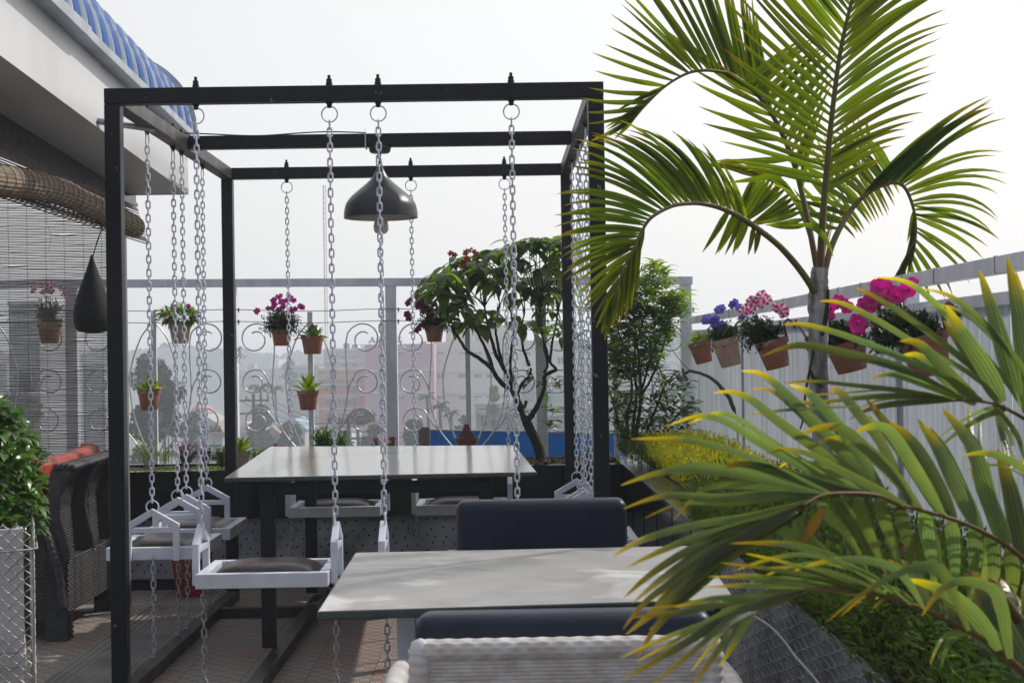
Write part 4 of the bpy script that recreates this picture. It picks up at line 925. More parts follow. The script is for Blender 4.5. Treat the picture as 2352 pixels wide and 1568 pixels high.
for i, l in enumerate(limbs):
    r0 = (.020, .022, .012, .014, .011, .012, .014, .021, .013, .009, .009, .010, .012)[i]; nodes += limb(b, l, r0, max(.004, r0 * .35))[-6:]
for k in range(26):
    q = rnd.choice(nodes); b.tube([q, q + rv(.02), q + rv(.02) + Vector((0, 0, .02))], [.006, .004, .002], 5)
brs = b
top_c = [(985, 655), (1002, 640), (1018, 618), (1040, 603), (1052, 588), (1078, 598), (1100, 586), (1122, 574), (1145, 566), (1168, 560), (1190, 552), (1212, 545), (1235, 538), (1262, 542), (1285, 545), (1300, 560)]
cl = [(x + rnd.uniform(-4, 4), y + 12) for x, y in top_c]
poly = [(980, 650), (1020, 612), (1080, 592), (1150, 562), (1240, 538), (1305, 548), (1310, 700), (1260, 720), (1235, 690), (1190, 700), (1130, 655), (1090, 640), (1070, 720), (1010, 700)]
def inside(x, y, pl):
    c = False; j = len(pl) - 1
    for i in range(len(pl)):
        if (pl[i][1] > y) != (pl[j][1] > y) and x < (pl[j][0] - pl[i][0]) * (y - pl[i][1]) / (pl[j][1] - pl[i][1]) + pl[i][0]: c = not c
        j = i
    return c
def sample(pl, n, mind):
    xs = [p[0] for p in pl]; ys = [p[1] for p in pl]; out = []; tries = 0
    while len(out) < n and tries < 9000:
        tries += 1; x, y = rnd.uniform(min(xs), max(xs)), rnd.uniform(min(ys), max(ys))
        if inside(x, y, pl) and all((x - a) ** 2 + (y - c) ** 2 > mind ** 2 for a, c in out): out.append((x, y))
    return out
cl += sample(poly, 44, 18) + [(1062, 740), (1095, 745), (1118, 715), (1160, 735), (1200, 742), (1208, 760), (1030, 705), (1000, 672), (1285, 742), (1298, 772)]
b = MB()
for (x, y) in cl:
    c = P(x, y, rnd.uniform(8.75, 9.25)); n0 = min(nodes, key=lambda q: (q - c).length + rnd.uniform(0, .1))
    mid = n0.lerp(c, .5) + Vector((rnd.uniform(-.02, .02), rnd.uniform(-.02, .02), -.01)); brs.tube(smooth_path([tuple(n0), tuple(mid), tuple(c)], 6), [.0045, .0042, .0038, .0034, .003, .0026, .0022], 5)
    m = rnd.choice((5, 6, 7)); a0 = rnd.uniform(0, 6)
    for k in range(m):
        a = a0 + 2 * PI * k / m + rnd.uniform(-.3, .3); el = rnd.uniform(-.35, .45)
        d = Vector((math.cos(a), math.sin(a) * .8, el)); L = rnd.uniform(.105, .175); st = c + d * .012
        b.leaf(st, d, Vector((0, 0, 1)) + rv(.25), L, L * rnd.uniform(.40, .50), 6, rnd.uniform(1.0, 2.6), .16, peak=.42, pw=1.15)
for (x, y) in [(1222, 872), (1238, 880), (1255, 905), (1214, 880), (1276, 875), (1180, 880)]:
    c = P(x, y, 8.95)
    for k in range(4): b.leaf(c, rv() + Vector((0, 0, .3)), Vector((0, 0, 1)) + rv(.4), .06, .028, 5, 1.2, .2)
b.build('crown', M_leafbig, tr, smooth=True).location = -TRO
brs.build('trunk', M_barkd, tr, smooth=True).location = -TRO
for (px, py, s) in ((1080, 585, 1.25), (1062, 605, .7), (1040, 583, .5)):
    b = MB(); c = P(px, py, 8.85)
    for k in range(int(10 * s)):
        flower(b, c + rv(.028 * s), rv() + Vector((0, -1, .6)), .02, frill=.2)
    b.tube([c, c - Vector((0, 0, .05))], .002, 4); b.build('dried_flower_head', [M_fawn, M_barkd], tr).location = -TRO
# ================================================================== TALL SHRUB (right corner)
sh = thing('leafy_shrub', 'tall twiggy shrub with small bright green leaves in the far right planter corner', 'shrub', planter_pt(1450, 8.8)); SHO = Vector(sh.location)
brs = MB(); nodes = []
stems = [[(1450, 1030, 8.8), (1456, 960, 8.8), (1462, 900, 8.8), (1455, 830, 8.82), (1470, 760, 8.85), (1490, 690, 8.85), (1502, 620, 8.85)],
 [(1458, 1030, 8.8), (1468, 950, 8.78), (1478, 880, 8.75), (1500, 810, 8.75), (1520, 750, 8.75), (1545, 700, 8.75)],
 [(1446, 1030, 8.8), (1440, 960, 8.85), (1452, 900, 8.9), (1440, 820, 8.9), (1420, 760, 8.9), (1405, 700, 8.9)],
 [(1462, 1030, 8.8), (1480, 1000, 8.75), (1510, 930, 8.7), (1530, 880, 8.7), (1560, 850, 8.7)],
 [(1454, 1020, 8.8), (1470, 940, 8.82), (1470, 860, 8.85), (1462, 780, 8.85), (1455, 710, 8.85), (1462, 650, 8.85), (1475, 610, 8.85)],
 [(1448, 1028, 8.8), (1425, 980, 8.85), (1410, 930, 8.9), (1395, 880, 8.95), (1360, 800, 9.0), (1330, 770, 9.0)],
 [(1475, 905, 8.8), (1500, 860, 8.8), (1525, 790, 8.8), (1535, 730, 8.8), (1560, 680, 8.8), (1570, 665, 8.8)],
 [(1460, 1035, 8.8), (1500, 1010, 8.65), (1540, 970, 8.6), (1570, 940, 8.6), (1590, 920, 8.6)],
 [(1450, 1035, 8.8), (1430, 1000, 8.8), (1415, 960, 8.8)]]
for i, l in enumerate(stems): nodes += limb(brs, l, .011 if i < 5 else .008, .0025)
SHP = [(1395, 700), (1440, 665), (1468, 620), (1500, 592), (1530, 625), (1545, 668), (1575, 668), (1568, 720), (1540, 760), (1520, 800), (1500, 850), (1450, 880), (1400, 860), (1392, 780)]
pts = sample(SHP, 215, 6) + sample([(1405, 880), (1470, 880), (1560, 850), (1598, 880), (1592, 940), (1560, 1010), (1500, 1030), (1420, 1020), (1400, 940)], 75, 10) + [(1500, 596), (1525, 612), (1458, 622), (1445, 640), (1572, 668), (1330, 765), (1318, 740), (1345, 790), (1345, 700), (1274, 745), (1262, 752), (1285, 760), (1320, 870), (1350, 905), (1268, 930), (1264, 965), (1282, 875), (1336, 660)]
b = MB(); b2 = MB()
for (x, y) in pts:
    c = P(x, y, rnd.uniform(8.6, 9.0)); n0 = min(nodes, key=lambda q: (q - c).length + rnd.uniform(0, .06))
    if (n0 - c).length < .35: brs.tube(smooth_path([tuple(n0), tuple(n0.lerp(c, .5) - Vector((0, 0, .012))), tuple(c)], 5), .0018, 4)
    tgt = b2 if (y < 690 or rnd.random() < .14) else b
    up = Vector((rnd.uniform(-.3, .3), rnd.uniform(-.3, .3), 1)).normalized(); m = rnd.randint(6, 9)
    for k in range(m):
        a = k * 2.4 + rnd.uniform(-.3, .3); d = Vector((math.cos(a), math.sin(a), rnd.uniform(.1, .9))); L = rnd.uniform(.060, .105)
        tgt.leaf(c - up * .05 * (1 - k / m), d, Vector((0, 0, 1)) + rv(.2), L, L * .36, 4, rnd.uniform(.5, 1.5), .25, peak=.42)
b.build('leaves', M_leafmid, sh).location = -SHO; b2.build('young_leaves', M_leafyoung, sh).location = -SHO; brs.build('stems', M_bark, sh, smooth=True).location = -SHO
# ---- dead branch against the white fence
b = MB(); l = [(1568, 848, 8.3), (1572, 858, 8.25), (1584, 852, 8.2), (1600, 855, 8.1), (1625, 863, 7.9), (1643, 876, 7.8), (1655, 888, 7.7), (1664, 900, 7.65), (1676, 915, 7.6), (1684, 935, 7.55), (1700, 955, 7.5), (1711, 970, 7.5), (1718, 985, 7.5), (1722, 1010, 7.5)]
limb(b, l, .006, .014, 12); b.tube([P(*p) for p in smooth_path([(1582, 849, 8.2), (1560, 825, 8.3), (1535, 790, 8.5), (1515, 755, 8.6), (1500, 730, 8.7)], 14)], .0022, 5)
tag(b.build('dead_branch', M_bark, smooth=True), 'bare twisted grey branch reaching across the white ribbed fence', 'branch')
b = MB(); limb(b, [(1878, 800, 4.62), (1862, 785, 4.7), (1850, 772, 4.8), (1830, 740, 5.0), (1828, 735, 5.0)], .006, .0025); limb(b, [(1862, 790, 4.7), (1840, 794, 4.7), (1815, 801, 4.7)], .003, .0015)
tag(b.build('dead_branch', M_barkd, smooth=True), 'short dark bare twig beside the pale palm stem', 'branch')
# ================================================================== GROUND COVER IN THE RIGHT PLANTER
def bed(name, m, label, x0, x1, y0, y1, z0, z1, n, L, W, bumps, droop=.6):
    b = MB(); cs = [(rnd.uniform(x0, x1), rnd.uniform(y0, y1), rnd.choice((.5, .75, .9, 1, 1.08))) for _ in range(bumps)]
    for i in range(n):
        cx, cy, s = rnd.choice(cs); v = rv(); p = Vector((min(max(cx + v.x * .16, x0 - .05), x1), cy + v.y * .22, z0 + (z1 - z0) * s * (.45 + .55 * abs(v.z)) * rnd.uniform(.75, 1.05)))
        b.leaf(p, v + Vector((0, 0, .8)), rv(.6) + Vector((0, 0, 1)), L * rnd.uniform(.7, 1.3), W * rnd.uniform(.8, 1.2), 2, droop, .3)
    for cx, cy, s in cs: b.tube([(cx, cy, z0 - .02), (cx + rnd.uniform(-.05, .05), cy, z0 + (z1 - z0) * .8)], .003, 4)
    return stuff(b.build(name, m), label, 'ground cover')
bed('golden_ground_cover', M_hedgeyel, 'bright golden yellow clipped ground cover in the right planter', .88, 1.14, 5.75, 8.45, .66, .86, 36000, .020, .009, 120)
bed('mixed_ground_cover', M_hedgegrn, 'dark green low bedding plants between the golden ground cover and the camera', .74, 1.14, 1.6, 5.8, .64, .865, 62000, .019, .0085, 260)
bed('light_ground_cover', M_leafmid, 'patches of lighter green small leaves among the dark bedding plants', .78, 1.14, 1.6, 5.9, .68, .885, 9000, .018, .010, 60)
bed('corner_ground_cover', M_hedgegrn, 'dark reddish green bedding at the far corner left of the golden ground cover', .78, 1.02, 8.2, 9.10, .66, .83, 4600, .025, .008, 30)
b = MB()
for i in range(46): flower(b, (rnd.uniform(.8, 1.12), rnd.uniform(2.4, 5.7), rnd.uniform(.83, .89)), (rnd.uniform(-.5, .5), -1, .8), .008)
for i in range(9): flower(b, (rnd.uniform(.78, .95), rnd.uniform(8.1, 8.6), rnd.uniform(.80, .84)), (rnd.uniform(-.5, .5), -1, .8), .014)
stuff(b.build('tiny_flowers', [M_pink, M_viol]), 'tiny scattered lilac and pink flowers in the right planter bedding', 'flowers')
# ================================================================== LEFT PLANTER SHRUB
lv = thing('ivy_bush', 'glossy bright green leafy bush spilling over the left mesh planter', 'bush', (-1.6, 4.55, .815)); LVO = Vector(lv.location); b = MB()
for i in range(2600):
    u = rnd.random(); a = rnd.uniform(0, 6.28); z = .79 + .44 * u; R = (.27 if z < 1.02 else .27 * max(.1, (1 - ((z - 1.02) / .24) ** 1.8 * .75))) * rnd.uniform(.8, 1.06)
    p = Vector((-1.645 + math.cos(a) * R, 4.45 + math.sin(a) * R * .8, z)); out = Vector((math.cos(a), math.sin(a), .25))
    b.leaf(p, out + rv(.8) + Vector((0, 0, -.3 if rnd.random() < .5 else .6)), out + Vector((0, 0, .8)) + rv(.4), rnd.uniform(.030, .052), rnd.uniform(.020, .034), 4, 1.3, .22, peak=.36)
b.build('leaves', M_ivy, lv, smooth=True).location = -LVO
b = MB()
for i in range(26): a = rnd.uniform(0, 6.28); b.tube(smooth_path([(-1.6, 4.45, .8), (-1.6 + math.cos(a) * .12, 4.45 + math.sin(a) * .1, .93), (-1.6 + math.cos(a) * .22, 4.45 + math.sin(a) * .2, rnd.uniform(.85, 1.08))], 8), .002, 4)
b.build('stems', M_leafmid, lv).location = -LVO
# ================================================================== PALMS
def frond(parent, off, name, rach, rw, groups, mats, n=60):
    b = MB(); sp = smooth_path(rach, n)
    b.tube([P(*p) for p in sp], [rw[0] + (rw[1] - rw[0]) * i / n for i in range(n + 1)], 7)
    b.mi = 1
    for g in groups:
        N = g['n']; lens = g['L']; ang = g['a']
        for i in range(N):
            u = (i + rnd.uniform(-.25, .25)) / max(1, N - 1); u = min(max(u, 0), 1); tt = g['t'][0] + (g['t'][1] - g['t'][0]) * u
            k = min(int(tt * n), n - 1); f = tt * n - k; s0 = [a + (c - a) * f for a, c in zip(sp[k], sp[k + 1])]
            def ip(arr): q = u * (len(arr) - 1); j = min(int(q), len(arr) - 2); return arr[j] + (arr[j + 1] - arr[j]) * (q - j)
            L = ip(lens) * rnd.uniform(.92, 1.06); A = math.radians(ip(ang) + rnd.uniform(-3, 3) * g.get('jit', 1)); bend = math.radians(ip(g['b']) * rnd.uniform(.7, 1.3))
            dz = g.get('dz', 0) * rnd.uniform(.6, 1.3); W = g['w'] * rnd.uniform(.85, 1.1); S = 9; tw0 = math.radians(g.get('tw', 25)) * rnd.uniform(-1, 1) + math.radians(g.get('tb', 0))
            x, y, Y = s0; px = Y / FPX; vs = []; al = []
            for j in range(S + 1):
                v = j / S; a = A - bend * v ** 1.6
                dx, dy = math.cos(a), -math.sin(a)
                wd = W * px * .5 * (min(1, .38 + v * 3.2) if v < .2 else max(.02, 1 - ((v - .2) / .8) ** 2.0) ** .85)
                c = P(x, y, Y); perp = (R_ * (-dy) - U_ * (dx)) ; perp = (R_ * math.sin(a) * 1.0 - U_ * math.cos(a) * -1.0) if False else (R_ * (-math.sin(a)) + U_ * math.cos(a))
                tw = tw0 * (1 - .5 * v) ; side = perp * math.cos(tw) + F_ * math.sin(tw); nr = F_ * math.cos(tw) - perp * math.sin(tw)
                vs += [c - side * wd, c + nr * wd * .35, c + side * wd]; al += [v] * 3
                st = L / S; x += dx * st; y += dy * st; Y += dz * st * px
            b.add(vs, [q for j in range(S) for q in ((j * 3, j * 3 + 1, j * 3 + 4, j * 3 + 3), (j * 3 + 1, j * 3 + 2, j * 3 + 5, j * 3 + 4))], al)
    o = b.build(name, mats, parent, smooth=True); o.location = -off; return o
pq = Vector((P(1886, 1060, 4.45).x, 4.45, .64))
pm = thing('palm_tree', 'slender palm with a pale ringed stem and long arching fronds against the sky', 'palm', pq)
b = MB(); sp = smooth_path([(1893, 1075, 4.45), (1885, 960, 4.45), (1880, 900, 4.45), (1879, 840, 4.45), (1880, 760, 4.45), (1880, 690, 4.45), (1881, 650, 4.45), (1883, 615, 4.45)], 50)
b.tube([P(*p) for p in sp], [(.029 + .0012 * math.sin(i * 1.9) + (.003 if i in (18, 19, 33, 34) else 0)) * (1 if i < 40 else 1 - .018 * (i - 40)) for i in range(51)], 14)
b.build('trunk', M_palmbark, pm, smooth=True).location = -pq
b = MB()
for pts_, r in (([(1869, 800, 4.42), (1862, 840, 4.42), (1850, 900, 4.42), (1845, 960, 4.42), (1838, 985, 4.42)], .004), ([(1888, 770, 4.42), (1896, 735, 4.41), (1900, 700, 4.40), (1902, 665, 4.40)], .008), ([(1862, 850, 4.42), (1870, 870, 4.41), (1890, 890, 4.41)], .006)):
    s2 = smooth_path(pts_, 10); b.tube([P(*p) for p in s2], [r * (1 - .7 * abs(i / 10 - .4)) for i in range(11)], 5)
b.build('old_leaf_base', M_barkd, pm).location = -pq
FM = [M_palmgreen, M_frond]
G = dict
# F1 tall central frond
frond(pm, pq, 'frond', [(1883, 640, 4.45), (1886, 560, 4.43), (1891, 480, 4.40), (1898, 400, 4.38), (1905, 320, 4.36), (1916, 220, 4.34), (1930, 120, 4.32), (1947, 40, 4.30), (1968, -40, 4.28), (1995, -120, 4.26)], (.012, .004), [
    G(n=34, t=(.30, .98), a=(168, 148, 138, 132, 128, 128), L=(230, 300, 330, 330, 300, 220), b=(-10, 4, 8, 8, 6, 4), w=15, dz=.25, tw=25),
    G(n=34, t=(.28, .98), a=(30, 34, 40, 44, 50, 56), L=(150, 250, 300, 300, 280, 200), b=(22, 26, 26, 24, 22, 20), w=15, dz=.1, tw=28)], FM, 90)
# F2 upper left frond
frond(pm, pq, 'frond', [(1880, 640, 4.48), (1866, 560, 4.5), (1848, 470, 4.55), (1825, 380, 4.6), (1795, 305, 4.62), (1763, 247, 4.62), (1726, 204, 4.6), (1696, 181, 4.58), (1669, 168, 4.56), (1619, 162, 4.52), (1576, 170, 4.5), (1526, 200, 4.48), (1480, 245, 4.46), (1453, 278, 4.45)], (.010, .0025), [
    G(n=27, t=(.36, .76), a=(98, 100, 104, 110, 122, 140), L=(230, 290, 320, 320, 290, 230), b=(4, 4, 2, 0, -4, -6), w=12, dz=.1, tw=35),
    G(n=9, t=(.76, .98), a=(150, 164, 178, 190, 212), L=(210, 190, 170, 140, 110), b=(-4, 4, 16, 18, 12), w=12, dz=0, tw=30),
    G(n=9, t=(.84, 1.0), a=(205, 212, 222), L=(130, 110, 60), b=(-10, -6, 0), w=10, tw=20, jit=2),
    G(n=11, t=(.22, .55), a=(190, 160, 150, 150), L=(170, 210, 230, 200), b=(8, 10, 10, 10), w=15, dz=-.1, tw=30),
    G(n=18, t=(.18, .50), a=(80, 50, 40), L=(190, 200, 190), b=(10, 12, 14), w=14, dz=.2, tw=35)], FM, 90)
# F3 long lower left arch
frond(pm, pq, 'frond', [(1870, 668, 4.43), (1845, 630, 4.40), (1815, 592, 4.36), (1780, 556, 4.32), (1723, 513, 4.26), (1690, 493, 4.22), (1653, 477, 4.18), (1620, 469, 4.15), (1589, 467, 4.12), (1543, 474, 4.08), (1496, 500, 4.04), (1472, 535, 4.02), (1456, 568, 4.0), (1430, 622, 3.98), (1405, 705, 3.96)], (.011, .0022), [
    G(n=26, t=(.30, .66), a=(108, 110, 118, 126, 132, 138), L=(150, 200, 250, 280, 280, 260), b=(-30, -40, -42, -42, -45, -45), w=13, dz=-.1, tw=25),
    G(n=17, t=(.64, .86), a=(142, 152, 164, 176, 188, 200), L=(250, 240, 220, 200, 185, 170), b=(-42, -40, -34, -30, -28, -26), w=12, dz=-.05, tw=22),
    G(n=10, t=(.84, .99), a=(205, 220, 236, 250), L=(165, 150, 125, 80), b=(-12, -10, -8, -5), w=12, tw=25),
    G(n=13, t=(.76, .99), a=(262, 262, 262), L=(110, 170, 90), b=(-4, -4, 4), w=13, tw=35, jit=1.6),
    G(n=9, t=(.26, .40), a=(262, 250, 240), L=(60, 90, 120), b=(6, 6, 6), w=14, tw=30, jit=2)], FM, 90)
# F4 right frond
frond(pm, pq, 'frond', [(1889, 655, 4.46), (1897, 610, 4.48), (1910, 565, 4.52), (1931, 520, 4.56), (1950, 490, 4.6), (1971, 463, 4.62), (2005, 436, 4.64), (2047, 420, 4.66), (2074, 427, 4.68), (2091, 457, 4.68), (2102, 500, 4.68), (2102, 545, 4.68), (2084, 583, 4.68), (2062, 626, 4.68)], (.011, .0025), [
    G(n=16, t=(.40, .60), a=(46, 48, 48, 44), L=(200, 300, 320, 270), b=(14, 22, 26, 28), w=14, dz=.1, tw=30),
    G(n=9, t=(.60, .76), a=(34, 24, 12, 2), L=(250, 240, 215, 200), b=(52, 56, 62, 60), w=11, dz=0, tw=25),
    G(n=10, t=(.72, .96), a=(-12, -24, -40, -62, -85), L=(210, 195, 165, 130, 90), b=(34, 30, 24, 14, 5), w=11, dz=0, tw=25),
    G(n=11, t=(.74, .99), a=(-98, -104, -112), L=(80, 130, 70), b=(10, 4, -6), w=11, tw=30, jit=1.8),
    G(n=14, t=(.22, .58), a=(170, 160, 140, 125, 112), L=(120, 150, 190, 200, 180), b=(-14, -20, -40, -60, -75), w=13, dz=.35, tw=35)], FM, 90)
# F5 frond behind, drooping left
frond(pm, pq, 'frond', [(1882, 640, 4.5), (1868, 570, 4.6), (1845, 500, 4.75), (1812, 445, 4.9), (1770, 415, 5.0), (1730, 405, 5.05)], (.008, .002), [
    G(n=16, t=(.35, .98), a=(190, 215, 238, 245), L=(90, 130, 150, 120), b=(16, 16, 10, 6), w=13, dz=-.1, tw=20),
    G(n=14, t=(.30, .98), a=(100, 120, 150, 160), L=(130, 150, 170, 130), b=(-60, -70, -50, -30), w=12, dz=.2, tw=35)], FM, 60)
# F6 frond behind, right side
frond(pm, pq, 'frond', [(1886, 640, 4.5), (1898, 560, 4.65), (1920, 480, 4.85), (1950, 415, 5.0), (1985, 365, 5.15), (2015, 330, 5.25)], (.008, .002), [
    G(n=16, t=(.35, .99), a=(-40, -52, -58, -60), L=(70, 110, 130, 110), b=(16, 12, 8, 4), w=12, tw=30),
    G(n=14, t=(.25, .9), a=(140, 130, 118, 100), L=(120, 140, 120, 80), b=(14, 14, 10, 6), w=12, tw=40)], FM, 60)
b = MB()
for pts_, w_ in (([(1836, 515), (1850, 530), (1858, 560), (1860, 600)], 14),):
    c0 = P(1822, 520, 4.4); b.leaf(c0, R_ * .9 + U_ * .25, -F_, .17, .018, 9, 2.6, .3, grav=tuple(-U_))
b.build('hanging_leaflet', M_frond, pm, smooth=True).location = -pq
# ---- near palm, rooted at the right just outside the frame
nq = Vector((P(2500, 1500, 1.9).x, 1.95, .60))
npm = thing('palm_plant', 'leafy young palm filling the lower right foreground with yellow-tipped green fronds', 'palm', nq)
NM = [M_rachis, M_frondn]
b = MB(); b.tube([(nq.x, 1.95, .55), (nq.x + .01, 1.96, .75), (nq.x, 1.97, .95)], [.03, .026, .018], 10); b.build('stem', M_palmgreen, npm, smooth=True).location = -nq
def zc(pt): return (1407 + .634 * pt[0], 574 + .634 * pt[1])
def traced(name, rach, rr, leaves, seedtw=35):
    b = MB(); sp = smooth_path(rach, 70); rr = (rr[0] * .55, rr[1] * .7)
    b.tube([P(*zc(q), q[2]) for q in sp], [rr[0] + (rr[1] - rr[0]) * i / 70 for i in range(71)], 7); b.mi = 1
    more = []
    for lf in leaves:                                      # a thinner sister leaflet beside most of them
        if rnd.random() < .6:
            sg_ = rnd.choice((-1, 1)); m_ = len(lf[4]) - 1; q0_, q1_ = lf[4][0], lf[4][-1]; l_ = math.hypot(q1_[0] - q0_[0], q1_[1] - q0_[1]); nx_, ny_ = -(q1_[1] - q0_[1]) / l_, (q1_[0] - q0_[0]) / l_; o_ = rnd.uniform(22, 42) * sg_
            more.append((lf[0] * rnd.uniform(.6, .85), lf[1] + .02, lf[2] + rnd.uniform(.03, .12), lf[3] + rnd.uniform(-25, 25), [(a_ + nx_ * o_ * (1 - .6 * k_ / m_) + (q1_[0] - q0_[0]) * .10 * (1 - k_ / m_), e_ + ny_ * o_ * (1 - .6 * k_ / m_) + (q1_[1] - q0_[1]) * .10 * (1 - k_ / m_)) for k_, (a_, e_) in enumerate(lf[4])]))
    for lf in leaves + more:
        w_, Yb, Yt, tw0, pl = lf[0], lf[1], lf[2], lf[3], lf[4]; pl = pl[::-1]; S = 14; sp = smooth_path([tuple(map(float, q)) for q in pl], S); vs = []; al = []
        tw0 = math.radians(tw0 + rnd.uniform(-9, 9))
        for j, q in enumerate(sp):
            v = j / S; Y = Yb + (Yt - Yb) * v; x, y = zc(q); a, c2 = sp[max(j - 1, 0)], sp[min(j + 1, S)]; dx, dy = c2[0] - a[0], c2[1] - a[1]; l = math.hypot(dx, dy) or 1; dx /= l; dy /= l
            wd = w_ * 1.18 * .634 * Y / FPX * .5 * (min(1, .40 + v * 3.5) if v < .17 else max(.02, 1 - ((v - .17) / .83) ** 2.3) ** .8)
            perp = R_ * dy + U_ * dx; tw = tw0 * (1 - .4 * v) + .25 * math.sin(v * 4 + w_); side = perp * math.cos(tw) + F_ * math.sin(tw); nr = F_ * math.cos(tw) - perp * math.sin(tw)
            p_ = P(x, y, Y); vs += [p_ - side * wd, p_ + nr * wd * .38, p_ + side * wd]; al += [v * (.62 if pl[0][1] < pl[-1][1] - 90 and Yt > Yb else 1)] * 3
        b.add(vs, [q for j in range(S) for q in ((j * 3, j * 3 + 1, j * 3 + 4, j * 3 + 3), (j * 3 + 1, j * 3 + 2, j * 3 + 5, j * 3 + 4))], al)
    o = b.build(name, NM, npm, smooth=True); o.location = -nq
# upper right frond
traced('frond', [(1700, 760, 2.12), (1600, 680, 2.10), (1491, 610, 2.06), (1400, 562, 2.02), (1330, 548, 2.0), (1250, 545, 1.98), (1180, 548, 1.97)], (.006, .002), [
 (58, 2.06, 2.1, 10, [(1430, 25), (1452, 130), (1480, 300), (1500, 450), (1500, 590)]), (58, 2.04, 2.08, -8, [(1328, 72), (1370, 200), (1420, 370), (1470, 530)]),
 (58, 2.0, 2.02, 12, [(1206, 200), (1265, 300), (1350, 430), (1415, 550)]), (40, 1.99, 1.96, 30, [(1040, 330), (1110, 338), (1190, 420), (1270, 500), (1325, 548)]),
 (26, 2.03, 2.1, 45, [(940, 98), (1040, 108), (1110, 142), (1200, 225), (1310, 340), (1430, 480), (1480, 570)]), (26, 2.0, 2.0, 40, [(750, 185), (830, 192), (960, 255), (1100, 340), (1300, 450), (1400, 545)]),
 (26, 2.02, 2.1, 45, [(880, 138), (950, 168), (1080, 250), (1250, 380), (1400, 510)]), (26, 2.0, 1.95, 30, [(615, 270), (700, 270), (850, 312), (1000, 370), (1200, 455), (1340, 545)]),
 (28, 1.99, 1.9, 35, [(540, 385), (620, 355), (700, 345), (850, 375), (1050, 430), (1270, 540)]), (24, 1.98, 1.9, 50, [(620, 482), (720, 475), (860, 488), (1050, 510), (1230, 545)]),
 (28, 1.98, 1.95, 60, [(930, 468), (1010, 450), (1130, 488), (1270, 545)]), (28, 1.97, 1.92, 62, [(855, 615), (920, 580), (1000, 560), (1120, 550), (1240, 547)]),
 (56, 2.1, 2.18, 12, [(1560, 60), (1570, 250), (1580, 420), (1590, 670)]), (24, 2.02, 2.1, 30, [(1180, 720), (1250, 660), (1350, 600), (1430, 575)]), (26, 2.04, 2.14, 40, [(1491, 760), (1470, 680), (1430, 620), (1380, 560)]),
 (22, 2.03, 2.1, 50, [(1120, 140), (1220, 165), (1320, 240), (1450, 380), (1540, 520)]), (22, 1.98, 1.9, 48, [(640, 560), (800, 545), (950, 530), (1100, 530), (1215, 545)]), (26, 2.05, 2.2, 30, [(1290, 560), (1300, 700), (1310, 780)]), (26, 2.08, 2.2, 20, [(1380, 570), (1420, 700), (1440, 800)])])
